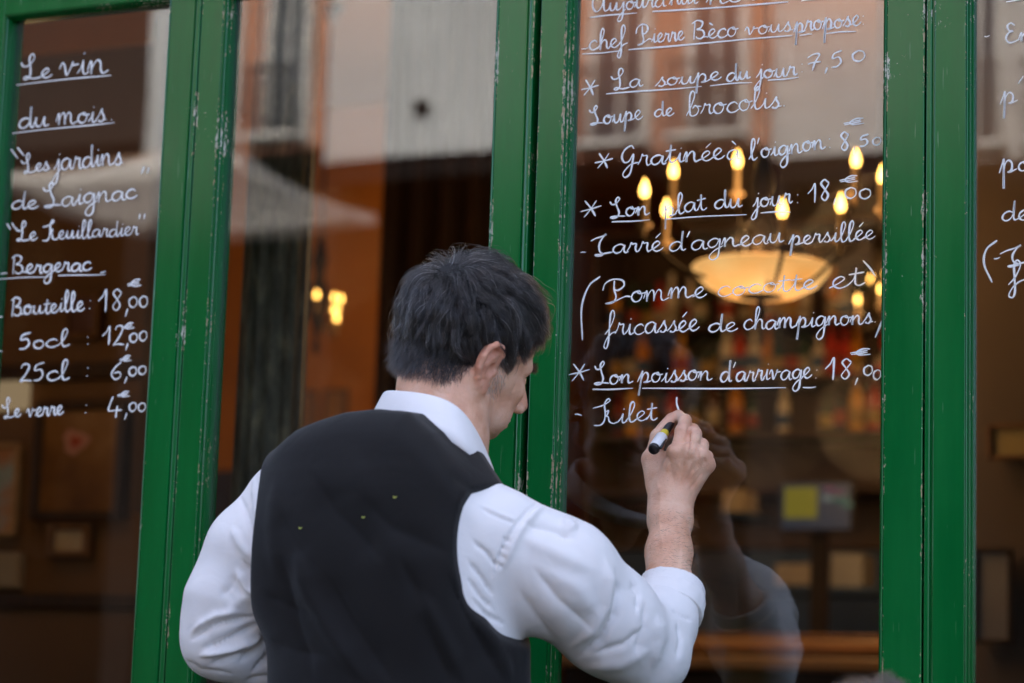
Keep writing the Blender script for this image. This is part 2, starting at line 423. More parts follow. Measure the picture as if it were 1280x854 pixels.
# ================================================================== handwriting
# one glyph = (advance, [strokes]); x-height 1, baseline 0; strokes are smoothed through their points
G = {
'a': (1.15, [[(.92,.82),(.6,1.0),(.2,.78),(.08,.35),(.3,.02),(.66,.2),(.92,.86),(.88,.3),(1.0,.02),(1.22,.12)]]),
'b': (1.05, [[(-.05,.1),(.3,.9),(.58,1.9),(.42,2.25),(.22,1.8),(.2,.5),(.3,.03),(.68,.1),(.85,.55),(.62,.92),(.42,.7)],[(.72,.85),(1.05,.8)]]),
'c': (.92, [[(.82,.78),(.62,.98),(.25,.82),(.08,.38),(.3,.03),(.65,.05),(.98,.3)]]),
'd': (1.15, [[(.88,.8),(.55,.98),(.18,.75),(.06,.3),(.3,.0),(.66,.2),(.9,.9),(.96,2.1),(.9,1.0),(.9,.25),(1.02,.02),(1.2,.12)]]),
'e': (.88, [[(-.05,.12),(.35,.4),(.68,.78),(.5,1.02),(.2,.75),(.15,.3),(.4,.0),(.7,.08),(.95,.32)]]),
'f': (.85, [[(-.05,.1),(.35,.7),(.68,1.7),(.55,2.2),(.35,1.85),(.3,.6),(.25,-.6),(.1,-1.15),(-.1,-.95),(.12,-.3),(.5,.15),(.9,.3)]]),
'g': (1.1, [[(.88,.82),(.55,1.0),(.18,.75),(.1,.35),(.32,.05),(.66,.25),(.9,.9),(.88,-.1),(.78,-1.0),(.42,-1.3),(.18,-.95),(.5,-.35),(1.15,.15)]]),
'h': (1.1, [[(-.05,.1),(.3,.9),(.55,1.9),(.42,2.25),(.24,1.8),(.2,.6),(.2,0),(.28,.55),(.55,.98),(.8,.82),(.82,.25),(.95,.02),(1.15,.14)]]),
'i': (.62, [[(-.05,.12),(.2,.5),(.34,.98),(.3,.3),(.4,.02),(.68,.18)],[(.4,1.42),(.44,1.5)]]),
'j': (.6, [[(-.05,.12),(.2,.5),(.38,.98),(.36,-.2),(.2,-1.1),(-.1,-1.3),(-.18,-1.0),(.15,-.4),(.62,.14)],[(.45,1.42),(.5,1.5)]]),
'l': (.68, [[(-.05,.12),(.3,.8),(.56,1.75),(.46,2.2),(.26,1.85),(.2,.7),(.3,.05),(.5,.0),(.74,.2)]]),
'm': (1.75, [[(-.05,.3),(.12,.9),(.2,.85),(.18,0),(.25,.5),(.5,.98),(.68,.8),(.68,0),(.75,.5),(1.0,.98),(1.2,.8),(1.2,.25),(1.35,0),(1.65,.15),(1.8,.2)]]),
'n': (1.2, [[(-.05,.3),(.12,.9),(.2,.85),(.18,0),(.25,.5),(.55,.98),(.75,.8),(.76,.25),(.9,0),(1.22,.18)]]),
'o': (.98, [[(.6,.98),(.2,.8),(.07,.4),(.28,.03),(.62,.1),(.8,.55),(.62,.95),(.5,.8),(.75,.72),(1.05,.78)]]),
'p': (1.1, [[(-.08,.1),(.18,.85),(.28,1.15),(.22,.2),(.1,-1.3),(.2,-.1),(.35,.7),(.6,1.0),(.82,.7),(.75,.15),(.5,.02),(.75,.02),(1.12,.15)]]),
'r': (.85, [[(-.05,.12),(.15,.6),(.25,1.08),(.34,.92),(.62,.92),(.58,.4),(.68,.02),(.92,.18)]]),
's': (.82, [[(-.05,.1),(.25,.55),(.48,1.08),(.5,.8),(.68,.35),(.5,.0),(.2,.05),(.3,.14)],[(.6,.12),(.88,.15)]]),
't': (.72, [[(-.05,.12),(.25,.7),(.38,1.7),(.32,.8),(.32,.2),(.5,.0),(.78,.2)],[(.02,1.12),(.4,1.16),(.75,1.2)]]),
'u': (1.15, [[(-.05,.12),(.12,.6),(.2,.98),(.16,.4),(.28,.03),(.58,.15),(.82,.95),(.8,.3),(.9,.02),(1.18,.16)]]),
'v': (1.05, [[(-.08,.55),(.08,.95),(.22,.8),(.35,.05),(.55,.4),(.75,1.0),(.68,.75),(1.1,.78)]]),
"'": (.4, [[(.3,2.0),(.12,1.45)]]),
'L': (1.25, [[(-.3,1.75),(-.12,1.38),(.25,1.4),(.72,2.0),(.7,2.5),(.48,2.5),(.36,2.0),(.45,1.1),(.4,.3),(.1,0),(-.1,.12),(.15,.28),(.65,.02),(1.3,.1)]]),
'S': (1.2, [[(-.2,1.9),(-.05,1.6),(.3,1.62),(.62,2.1),(.5,2.35),(.3,2.0),(.42,1.3),(.62,.6),(.45,.08),(.05,.0),(-.15,.12),(.3,.2),(1.2,.1)]]),
'F': (1.35, [[(-.5,1.7),(.2,1.9),(.75,2.3),(.6,2.5),(.35,2.0),(.4,1.1),(.3,.3),(0,-.05),(-.45,-.02)],[(.4,1.2),(.62,1.35),(.55,.95),(.4,.85),(.62,.7),(.7,.25),(1.0,.02),(1.35,.15)]]),
'G': (1.3, [[(.9,1.75),(.7,2.05),(.25,1.7),(.05,1.0),(.25,.4),(.6,.5),(.88,1.2),(.85,.3),(.7,-.8),(.35,-1.15),(.2,-.7),(.7,.1),(1.3,.3)]]),
'C': (1.25, [[(-.35,1.7),(0,1.95),(.4,2.1),(.75,2.35),(.55,2.1),(.28,1.3),(.3,.5),(.55,.05),(.2,-.1),(.0,.05),(.5,.12),(1.3,.25)]]),
'E': (1.2, [[(.8,1.7),(.5,1.95),(.2,1.7),(.35,1.25),(.65,1.15),(.3,1.0),(.1,.5),(.35,.05),(.8,.1),(1.2,.3)]]),
'P': (1.5, [[(-.5,1.3),(-.35,1.9),(.2,2.25),(.85,2.1),(1.0,1.6),(.6,1.2),(.25,1.3)],[(.3,2.1),(.3,1.3),(.45,.6),(.25,.1),(-.3,.0),(.4,.2),(1.1,.55),(1.5,.5)]]),
'B': (1.35, [[(.1,0),(.15,1.0),(.2,1.9)],[(-.05,1.75),(.4,2.05),(.9,1.8),(.75,1.25),(.4,1.05),(.9,.9),(1.05,.4),(.75,.02),(.4,.12),(.3,.3)],[(.9,.15),(1.35,.2)]]),
'A': (1.7, [[(1.1,1.6),(.6,2.0),(.1,1.4),(.1,.5),(.5,.05),(1.0,.6),(1.25,1.9),(1.2,.6),(1.35,.05),(1.7,.2)]]),
'0': (.85, [[(.42,1.0),(.12,.72),(.15,.2),(.45,0),(.72,.32),(.68,.82),(.42,1.0)]]),
'1': (.85, [[(.1,1.0),(.4,1.45),(.6,2.0),(.62,1.0),(.6,0)]]),
'2': (.95, [[(.2,1.55),(.32,1.9),(.62,1.95),(.75,1.6),(.5,.8),(.15,.1),(.1,.02),(.45,.12),(.92,.05)]]),
'4': (1.1, [[(.35,2.0),(.15,1.1),(.1,.5),(.6,.5),(1.0,.52)],[(.68,.95),(.62,.2),(.6,-.3)]]),
'5': (1.0, [[(.8,1.95),(.3,1.7),(.2,1.15),(.6,1.2),(.75,.6),(.5,.1),(.12,.05)]]),
'6': (.95, [[(.75,2.0),(.35,1.4),(.12,.6),(.4,.02),(.75,.35),(.65,.85),(.3,.75)]]),
'7': (1.1, [[(.1,1.7),(.5,2.0),(.9,1.9),(.55,1.0),(.35,.1)],[(.1,.95),(.5,1.05),(.95,1.0)]]),
'8': (1.0, [[(.75,1.7),(.5,2.0),(.25,1.65),(.5,1.1),(.72,.5),(.5,.05),(.25,.4),(.5,1.0),(.78,1.6),(.7,1.85)]]),
',': (.45, [[(.25,.15),(.12,-.5)]]),
':': (.7, [[(.3,.95),(.33,1.02)],[(.28,.1),(.31,.17)]]),
'.': (.5, [[(.25,.08),(.3,.14)]]),
'-': (.8, [[(.05,.55),(.65,.58)]]),
'"': (.7, [[(.1,2.1),(.25,1.5)],[(.4,2.15),(.55,1.55)]]),
'*': (1.5, [[(.2,.3),(.7,.95),(1.1,1.6)],[(.35,1.7),(.7,.95),(.95,.2)],[(0,.85),(.7,.92),(1.4,1.05)]]),
'E_': (1.6, [[(1.25,1.1),(.8,1.2),(.4,.8),(.6,.3),(1.3,.25)],[(.0,.75),(.8,.85),(1.1,.9)],[(.05,.5),(.7,.55),(1.1,.62)]]),
' ': (.6, []),
}
ACC = {'é': ('e', [[(.4,1.4),(.75,1.85)]]), 'è': ('e', [[(.2,1.7),(.5,1.45)]]), 'à': ('a', [[(.45,1.9),(.75,1.5)]])}
for k, (b0, s0) in ACC.items(): G[k] = (G[b0][0], G[b0][1]+s0)

def crom(pts, n=7):
    p = np.array(pts, float)
    if len(p) == 2: return np.linspace(p[0], p[1], 4)
    q = np.vstack([2*p[0]-p[1], p, 2*p[-1]-p[-2]])
    out = []
    t = np.linspace(0, 1, n, endpoint=False)[:, None]
    for i in range(1, len(q)-2):
        a, b_, c, d = q[i-1], q[i], q[i+1], q[i+2]
        out.append(.5*((2*b_)+(-a+c)*t+(2*a-5*b_+4*c-d)*t*t+(-a+3*b_-3*c+d)*t**3))
    out.append(p[-1:])
    return np.vstack(out)

class Ink:
    def __init__(s): s.V = []; s.F = []
    def stroke(s, px, wd):
        """px: polyline in photograph pixels on the glass; wd: width in metres"""
        W = np.array([P(x, y, 0.0) for x, y in px])
        d = np.linalg.norm(np.diff(W, axis=0), axis=1)
        W = W[np.concatenate([[True], d > 1e-5])]
        if len(W) < 2: return
        T = np.gradient(W, axis=0); T[:, 1] = 0; T /= np.linalg.norm(T, axis=1)[:, None]+1e-12
        Nn = np.stack([T[:, 2], 0*T[:, 0], -T[:, 0]], 1)
        n = len(W); r = wd/2*(1+.13*np.sin(np.linspace(0, n*.5, n)+RNG.uniform(0, 6))+RNG.uniform(-.08, .08))
        r = r*(1+.22*np.clip(T[:, 2]*-1, -1, 1))*RNG.uniform(.88, 1.1)
        r *= np.interp(np.arange(n), [0, 1.5, n-2.5, n-1], [.75, 1, 1, .5])
        lift = -.0004 - RNG.uniform(0, .0002)
        base = len(s.V)
        W[:, 1] = 0
        e0 = W[0]-T[0]*r[0]; e1 = W[-1]+T[-1]*r[-1]
        for i in range(n):
            for o, yy in ((-1, -.0001), (-.55, lift*.8), (.55, lift*.8), (1, -.0001)):
                v = W[i]+Nn[i]*r[i]*o; s.V.append((v[0], yy, v[2]))
        for i in range(n-1):
            for k in range(3):
                a = base+i*4+k; s.F.append((a, a+4, a+5, a+1))
        for e, i in ((e0, 0), (e1, n-1)):
            s.V.append((e[0], -.0001, e[2])); c = len(s.V)-1
            f = [base+i*4+3, base+i*4+2, base+i*4+1, base+i*4, c]
            s.F.append(tuple(f if i else f[::-1]))

def text(ink, txt, x0, y0, x1, y1, xh, wd=.0029, slant=.10, ysc=1.0):
    """write txt from (x0,y0) to (x1,y1) on the photograph's baseline, xh = x-height in pixels"""
    keys = []
    i = 0
    while i < len(txt):
        keys.append('E_' if txt[i] == '€' else txt[i]); i += 1
    adv = sum(G[k][0] for k in keys)
    L = math.hypot(x1-x0, y1-y0); ux, uy = (x1-x0)/L, (y1-y0)/L
    sx = L/adv; x = 0
    ph = RNG.uniform(0, 6)
    for k in keys:
        a, st = G[k]
        jy = xh*.05*math.sin(x*1.7+ph); js = 1+RNG.uniform(-.07, .07); sl = slant+RNG.uniform(-.03, .03)
        for s_ in st:
            q = crom(s_)
            X = (x+q[:, 0]+sl*q[:, 1]*xh/sx)*sx
            Yv = q[:, 1]*xh*js*ysc+jy
            ink.stroke(np.stack([x0+X*ux+Yv*uy, y0+X*uy-Yv*ux], 1), wd)
        x += a

def line(ink, x0, y0, x1, y1, wd=.0026):
    n = max(4, int(abs(x1-x0)/18)+3)
    t = np.linspace(0, 1, n)
    ink.stroke(np.stack([x0+(x1-x0)*t, y0+(y1-y0)*t+np.sin(t*5+x0)*.5], 1), wd)

def ink_mat():
    mt, n, l, b = new_mat('white_chalk_marker_ink')
    tc = N(n, 'ShaderNodeTexCoord')
    nz = N(n, 'ShaderNodeTexNoise', i_Scale=420.0, i_Detail=3.0); l.new(tc.outputs['Object'], nz.inputs['Vector'])
    n2 = N(n, 'ShaderNodeTexNoise', i_Scale=38.0, i_Detail=2.0); l.new(tc.outputs['Object'], n2.inputs['Vector'])
    l.new(ramp(n, l, nz.outputs[0], [(.3, (.78, .79, .77)), (.5, (.93, .94, .92))]), b.inputs['Base Color'])
    b.inputs['Roughness'].default_value = .75
    s_ = math_node(n, l, 'ADD', math_node(n, l, 'MULTIPLY', nz.outputs[0], .5), n2.outputs[0])
    l.new(ramp(n, l, s_, [(.46, (.70, .70, .70)), (.60, (1, 1, 1))]), b.inputs['Alpha'])
    return mt
M_INK = ink_mat()

def writing(win, label, items):
    ink = Ink()
    for it in items:
        if it[0] == 'l': line(ink, *it[1:])
        elif it[0] == 'c': ink.stroke(crom(it[1], 8), it[2] if len(it) > 2 else .0026)
        else: text(ink, *it)
    o = mesh_obj('handwritten_line', ink.V, ink.F, M_INK, win)
    o['label'] = label
    return o
LW = .0029
def T_(t, *a, **k): return (t, *a)
writing(WIN1, 'white handwriting reading Le vin with an underline', [('Le', 31, 100, 64, 97, 12, LW), ('vin', 76, 96, 135, 90, 17, LW), ('l', 21, 106, 139, 94, LW*.8)])
writing(WIN1, 'white handwriting reading du mois with an underline', [('du', 23, 161, 61, 158, 13, LW), ('mois', 71, 157, 132, 151, 14, LW), ('.', 137, 151, 142, 150, 14, LW), ('l', 16, 167, 143, 153, LW*.8)])
writing(WIN1, 'white handwriting reading Les jardins in quotation marks', [('c', [(14,187),(22,198)], LW), ('c', [(22,185),(30,195)], LW), ('Les', 31, 217, 62, 212, 9.5, LW), ('jardins', 68, 214, 153, 205, 13.5, LW), ('c', [(180,209),(177,217)], LW), ('c', [(186,210),(184,217)], LW)])
writing(WIN1, 'white handwriting reading de Saignac', [('de', 14, 262, 47, 261, 10.5, LW), ('Saignac', 58, 260, 171, 248, 12.5, LW)])
writing(WIN1, 'white handwriting reading Le Feuillardier in quotation marks', [('c', [(9,280),(13,287)], LW), ('c', [(15,279),(19,286)], LW), ('Le', 22, 301, 46, 300, 9, LW), ('Feuillardier', 58, 300, 173, 294, 10, LW*.9), ('c', [(175,268),(174,274)], LW), ('c', [(181,268),(180,274)], LW)])
writing(WIN1, 'white handwriting reading Bergerac with an underline', [('l', 1, 342, 9, 342, LW), ('Bergerac', 15, 343, 114, 338, 10.5, LW), ('l', 126, 341, 132, 340, LW), ('l', -4, 349, 61, 346, LW*.8), ('l', 73, 345, 132, 343, LW*.8)])
writing(WIN1, 'white handwriting with the price of the bottle', [('l', -4, 397, 3, 396, LW), ('Bouteille', 14, 395, 105, 388, 11, LW), (':', 108, 387, 117, 387, 11, LW), ('18,', 121, 391, 163, 388, 13, LW), ('00', 160, 385, 186, 383, 13, LW), ('€', 160, 362, 181, 358, 8, LW*.8)])
writing(WIN1, 'white handwriting with the price of 50 cl', [('l', -4, 440, 3, 439, LW), ('50cl', 22, 437, 86, 433, 10, LW), (':', 106, 432, 115, 431, 11, LW), ('12,', 126, 432, 163, 431, 12, LW), ('00', 161, 428, 185, 426, 12, LW), ('€', 153, 415, 172, 411, 7.5, LW*.8)])
writing(WIN1, 'white handwriting with the price of 25 cl', [('25cl', 23, 478, 86, 474, 11, LW), (':', 105, 472, 114, 472, 11, LW), ('6,', 137, 475, 162, 474, 11, LW), ('00', 160, 470, 184, 468, 11, LW), ('€', 150, 455, 168, 452, 7, LW*.8)])
writing(WIN1, 'white handwriting with the price of the glass', [('Le', 6, 523, 26, 520, 10, LW), ('verre', 34, 522, 79, 518, 10.5, LW), (':', 103, 517, 112, 517, 11, LW), ('4,', 134, 519, 162, 518, 11, LW), ('00', 160, 515, 183, 514, 11, LW), ('€', 147, 499, 166, 496, 7, LW*.8)])
MW = .0023
writing(WIN3, 'white handwriting cut by the top edge, reading Aujourd\'hui notre', [("Aujourd'hui", 740, 16, 872, 4, 11, MW), ('notre', 884, 6, 985, -4, 11, MW), ('l', 738, 22, 796, 16, MW), ('l', 816, 15, 985, 3, MW), ('l', 1002, 1, 1052, -3, MW)])
writing(WIN3, 'white handwriting naming the chef, with an underline', [('l', 727, 62, 735, 60, MW), ('chef', 736, 63, 784, 58, 11.5, MW), ('Pierre', 800, 56, 855, 50, 11, MW), ('Bèco', 866, 50, 922, 45, 11.5, MW), ('vous', 932, 44, 990, 39, 11, MW), ('propose:', 993, 41, 1084, 31, 12, MW), ('l', 728, 68, 776, 64, MW), ('l', 786, 62, 990, 45, MW), ('l', 1000, 44, 1015, 43, MW), ('l', 1033, 42, 1070, 39, MW)])
writing(WIN3, 'white handwriting with the soup of the day at 7,50', [('*', 727, 123, 750, 120, 14, MW), ('La', 769, 113, 803, 108, 10, MW), ('soupe', 820, 109, 901, 100, 10, MW), ('du', 908, 102, 938, 98, 10, MW), ('jour', 946, 99, 996, 94, 11, MW), (':', 999, 92, 1008, 91, 11, MW), ('7,5', 1009, 90, 1056, 83, 10.5, MW), ('0', 1064, 78, 1084, 75, 13, MW), ('l', 758, 118, 877, 108, MW), ('l', 888, 107, 940, 103, MW), ('l', 960, 101, 998, 97, MW)])
writing(WIN3, 'white handwriting reading Soupe de brocolis', [('Soupe', 740, 157, 803, 149, 10.5, MW), ('de', 818, 147, 842, 144, 9, MW), ('brocolis.', 859, 146, 984, 133, 13, MW)])
writing(WIN3, 'white handwriting with the onion soup gratin at 8,50', [('*', 744, 214, 768, 211, 12, MW), ('Gratinée', 776, 209, 905, 199, 12.5, MW), ('à', 908, 201, 926, 199, 12, MW), ("l'oignon", 937, 200, 1032, 186, 12, MW), (':', 1034, 187, 1042, 186, 12, MW), ('8,', 1048, 190, 1072, 186, 12, MW), ('5', 1073, 184, 1088, 183, 8, MW), ('0', 1090, 183, 1103, 181, 10, MW), ('€', 1055, 160, 1086, 155, 7.5, MW*.8)])
writing(WIN3, 'white handwriting with the dish of the day at 18,00', [('*', 727, 277, 755, 272, 14, MW), ('Son', 765, 273, 812, 268, 11.5, MW), ('plat', 829, 271, 883, 262, 12, MW), ('du', 893, 262, 928, 258, 11, MW), ('jour', 942, 260, 990, 254, 11.5, MW), (':', 993, 256, 1003, 255, 12, MW), ('18,', 1008, 254, 1048, 250, 12.5, MW), ('00', 1054, 248, 1090, 248, 13, MW), ('€', 1050, 232, 1078, 228, 8, MW*.8), ('l', 765, 278, 812, 275, MW), ('l', 832, 274, 933, 268, MW), ('l', 951, 266, 988, 265, MW)])
writing(WIN3, 'white handwriting with the rack of lamb with parsley', [('l', 726, 316, 732, 315, MW), ('Carré', 744, 319, 828, 313, 11.5, MW), ("d'agneau", 836, 315, 980, 303, 12, MW), ('persillée', 987, 306, 1093, 299, 11, MW)])
writing(WIN3, 'white handwriting in brackets about the potatoes', [('c', [(750,346),(736,358),(727,385),(728,425)], MW), ('Pomme', 762, 380, 882, 371, 13.5, MW), ('cocotte', 896, 371, 1020, 361, 12, MW*.8), ('et', 1038, 361, 1080, 356, 13, MW), ('c', [(1079,326),(1088,336),(1094,345)], MW)])
writing(WIN3, 'white handwriting with the mushroom fricassee, closing the brackets', [('fricassée', 757, 420, 873, 413, 13.5, MW), ('de', 885, 416, 921, 414, 11, MW), ('champignons.', 929, 413, 1097, 404, 12, MW), ('c', [(1104,372),(1104,395),(1100,408),(1094,422)], MW)])
writing(WIN3, 'white handwriting with the fish of the day at 18,00', [('*', 712, 481, 740, 477, 14, MW), ('Son', 745, 481, 791, 479, 11.5, MW), ('poisson', 798, 479, 890, 475, 12.5, MW), ("d'arrivage", 900, 478, 1014, 473, 12.5, MW), (':', 1016, 474, 1025, 474, 12, MW), ('18,', 1029, 476, 1076, 474, 13.5, MW), ('0', 1078, 470, 1092, 469, 13, MW), ('0', 1090, 475, 1102, 475, 12, MW), ('c', [(1104,466),(1105,480),(1102,489)], MW), ('€', 1063, 447, 1094, 444, 8, MW*.9), ('l', 741, 487, 791, 486, MW), ('l', 803, 486, 982, 485, MW), ('l', 1004, 485, 1020, 484, MW)])
writing(WIN3, 'white handwriting of the last unfinished line, reading Filet d', [('l', 719, 518, 727, 519, MW), ('Filet', 750, 531, 821, 525, 12, MW), ('c', [(846,497),(846,505),(849,514),(851,518)], MW), ('c', [(851,520),(845,515),(838,518),(835,522),(838,528)], MW)])
writing(WIN4, 'white handwriting cut by the right edge', [('l', 1231, 46, 1237, 45, MW), ('En', 1256, 54, 1292, 51, 12, MW), ('p', 1252, 132, 1272, 128, 14, MW), ('l', 1273, 105, 1279, 95, MW), ('p', 1251, 218, 1271, 214, 15, MW), ('ou', 1272, 214, 1305, 211, 12, MW), ('de', 1252, 277, 1286, 274, 12, MW), ('c', [(1246,301),(1233,312),(1230,330),(1240,353)], MW), ('l', 1243, 324, 1250, 322, MW), ('C', 1260, 333, 1290, 328, 10, MW), ('f', 1262, 357, 1282, 353, 14, MW), ('l', 1258, 2, 1285, -1, MW)])

# ================================================================== inside the cafe
M_OCHRE = simple('ochre_plaster', (.60, .22, .035), .8, var=.18, scale=2.5, bump=.15, bscale=18)
M_CEIL = simple('amber_ceiling_paint', (.36, .16, .05), .8, var=.1, scale=1.5)
M_DWOOD = simple('dark_oak', (.055, .028, .014), .45, var=.35, scale=9, stretch=(6, 6, .7), bump=.1)
M_MWOOD = simple('brown_oak', (.17, .085, .038), .5, var=.3, scale=8, stretch=(5, 5, .6), bump=.1)
M_LWOOD = simple('light_oak', (.45, .27, .13), .45, var=.2, scale=8, stretch=(.6, 5, 5))
M_IRON = simple('dark_bronze', (.035, .024, .014), .4, metal=.8)
M_FLOORIN = simple('cafe_floor', (.12, .07, .04), .4, var=.3, scale=4)
b = MB(); b.box(-12, 5, .06, 9, -.05, .02); tag(b.build('cafe_floor', M_FLOORIN), kind='structure')
b = MB(); b.box(-12, 5, .06, 9, 3.75, 3.85); tag(b.build('cafe_ceiling', M_CEIL), kind='structure')
b = MB(); b.box(-12, 5, 8.8, 8.95, .021, 3.749); tag(b.build('cafe_back_wall', M_OCHRE), kind='structure')
b = MB(); b.box(-12, -11.9, .31, 8.79, .021, 3.749); b.box(4.9, 5, .31, 8.79, .021, 3.749); tag(b.build('cafe_side_wall', M_OCHRE), kind='structure')

def px_box(mb, x0, y0, x1, y1, Y, d, bev=0.0):
    """box whose front lies in the plane y = Y between two points the photograph shows"""
    a = P(x0, y1, Y); c = P(x1, y0, Y)
    a2 = P(x0, y0, Y); c2 = P(x1, y1, Y)
    X0, X1 = (a[0]+a2[0])/2, (c[0]+c2[0])/2; Z0, Z1 = (a[2]+c2[2])/2, (c[2]+a2[2])/2
    mb.box(X0, X1, Y, Y+d, Z0, Z1, bev); return X0, X1, Z0, Z1

# brown partition seen through the left window, with framed pictures
M_WALLP = simple('tobacco_wall', (.17, .085, .033), .7, var=.18, scale=2.2, bump=.1)
x1 = P(192, 400, 2.3)[0]
b = MB(); b.box(-4.5, x1, 2.3, 2.42, .021, 3.749); tag(b.build('partition_wall', M_WALLP), kind='structure')
w_ = empty('wall_panelling'); tag(w_, 'dark wooden rails and door edge on the brown wall behind the wine list', 'panelling')
b = MB(); px_box(b, -60, 742, 188, 760, 2.275, .022, .004); b.build('chair_rail', M_DWOOD, w_)
b = MB(); px_box(b, -60, 455, 188, 475, 2.27, .026, .004); b.build('picture_rail', M_DWOOD, w_)
b = MB(); px_box(b, 186, -60, 212, 640, 2.22, .20, .004); b.build('door_edge', M_DWOOD, w_)
b = MB(); px_box(b, 25, -50, 192, 62, 2.285, .013); b.build('upper_panel', M_OCHRE, w_)

def print_mat(name, cols, sc):
    mt, n, l, b_ = new_mat(name)
    tc = N(n, 'ShaderNodeTexCoord')
    v = N(n, 'ShaderNodeTexNoise', i_Scale=float(sc), i_Detail=3.0); l.new(tc.outputs['Object'], v.inputs['Vector'])
    k = len(cols); l.new(ramp(n, l, v.outputs[0], [(.3+.4*i/(k-1), c) for i, c in enumerate(cols)]), b_.inputs['Base Color'])
    b_.inputs['Roughness'].default_value = .4
    return mt
M_PR1 = print_mat('brown_print', [(.12, .05, .02), (.26, .13, .05), (.35, .2, .1)], 5)
M_PR2 = print_mat('cream_sheet', [(.5, .4, .3), (.62, .52, .4)], 9)
M_PR3 = print_mat('blue_poster_print', [(.10, .22, .30), (.35, .45, .5), (.5, .2, .08), (.6, .55, .4)], 7)
M_ROSE = simple('pink_print', (.6, .3, .26), .6)
M_ROSED = simple('red_print', (.45, .08, .05), .6)
def picture(label, x0, y0, x1, y1, Y, fw, fm, pm, extra=None):
    r = empty('picture_frame'); tag(r, label, 'picture', 'framed pictures on the cafe walls')
    b = MB(); X0, X1, Z0, Z1 = px_box(b, x0, y0, x1, y1, Y, .006); 
    b.build('picture_sheet', pm, r)
    b = MB()
    b.box(X0-fw, X0+.002, Y-.02, Y+.008, Z0-fw, Z1+fw, .004); b.box(X1-.002, X1+fw, Y-.02, Y+.008, Z0-fw, Z1+fw, .004)
    b.box(X0+.003, X1-.003, Y-.018, Y+.008, Z0-fw, Z0+.002, .004); b.box(X0+.003, X1-.003, Y-.018, Y+.008, Z1-.002, Z1+fw, .004)
    b.build('frame', fm, r)
    if extra: extra(r)
    return r
def rose(r):
    for rad, mt, dy in ((.040, M_ROSE, .003), (.019, M_ROSED, .006)):
        c = P(94, 552, 2.262-dy); V = []; k = 28
        for i in range(k):
            a = 2*PI*i/k; rr = rad*(1+.18*math.sin(3*a+1)+.08*math.sin(7*a)); V.append((c[0]+rr*math.cos(a), c[1], c[2]+rr*.8*math.sin(a)))
        V += [(x, y+.0015, z) for x, y, z in V]
        F = [tuple(range(k)), tuple(range(2*k-1, k-1, -1))]+[(i, i+k, (i+1) % k+k, (i+1) % k) for i in range(k)]
        mesh_obj('flower_print', V, F, mt, r)
picture('large brown picture with a pink flower in a dark frame on the tobacco wall', 52, 512, 148, 640, 2.262, .022, M_DWOOD, M_PR1, rose)
picture('cream sheet in a small brown frame under the large flower picture', 68, 662, 108, 690, 2.268, .016, M_MWOOD, M_PR2)
picture('small dark purple print hanging above the large flower picture', 88, 372, 122, 418, 2.268, .014, M_MWOOD, print_mat('purple_print', [(.1, .05, .06), (.2, .12, .14)], 6))
picture('blue poster in a pale frame at the left edge behind the wine prices', -30, 560, 20, 665, 2.262, .012, M_LWOOD, M_PR3)
b = MB(); px_box(b, -30, 476, 30, 512, 2.262, .036, .006); tag(b.build('wall_lamp_shade', emit('cream_lamp_shade', (.9, .62, .36), .05)), 'cream rectangular shade glowing on the brown wall at the left edge', 'lamp')
b = MB(); px_box(b, -40, 690, 22, 735, 2.262, .036, .004); tag(b.build('wall_box', simple('beige_box', (.4, .32, .22), .7)), 'beige box shelf on the brown wall under the blue poster', 'box')

# stone column close behind the glass of the second window
def stone_col():
    mt, n, l, b_ = new_mat('weathered_column')
    tc = N(n, 'ShaderNodeTexCoord'); O = tc.outputs['Object']
    mp = N(n, 'ShaderNodeMapping'); mp.inputs['Scale'].default_value = (1, 1, .3); l.new(O, mp.inputs[0])
    a = N(n, 'ShaderNodeTexNoise', i_Scale=28.0, i_Detail=9.0, i_Roughness=.7); l.new(mp.outputs[0], a.inputs['Vector'])
    l.new(ramp(n, l, a.outputs[0], [(.35, (.06, .052, .036)), (.55, (.17, .15, .105)), (.68, (.42, .35, .22))]), b_.inputs['Base Color'])
    b_.inputs['Roughness'].default_value = .6
    bp = N(n, 'ShaderNodeBump', i_Strength=.6, i_Distance=.006); l.new(a.outputs[0], bp.inputs['Height']); l.new(bp.outputs[0], b_.inputs['Normal'])
    return mt
cl = P(338, 500, .85)
r0 = (P(384, 500, .85)[0]-P(300, 500, .85)[0])*.46
b = MB(); n_ = 96; V = []; F = []
zs = [.021, .10, .14, .2, .8, 1.5, 2.2, 2.9, 3.4, 3.745]; rs = [1.5, 1.5, 1.25, 1.05, 1.0, .98, .965, .95, .945, 1.3]
for z, rr in zip(zs, rs):
    for k in range(n_):
        a = 2*PI*k/n_; fl = 1-.055*abs(math.sin(a*8))
        V.append((cl[0]+r0*rr*fl*math.cos(a), cl[1]+r0*rr*fl*math.sin(a), z))
for i in range(len(zs)-1):
    for k in range(n_): F.append((i*n_+k, i*n_+(k+1) % n_, i*n_+n_+(k+1) % n_, i*n_+n_+k))
F.append(tuple(range(n_-1, -1, -1))); F.append(tuple(range((len(zs)-1)*n_, len(zs)*n_)))
tag(mesh_obj('column', V, F, stone_col()), 'dark fluted weathered column standing just inside the second window', 'column')

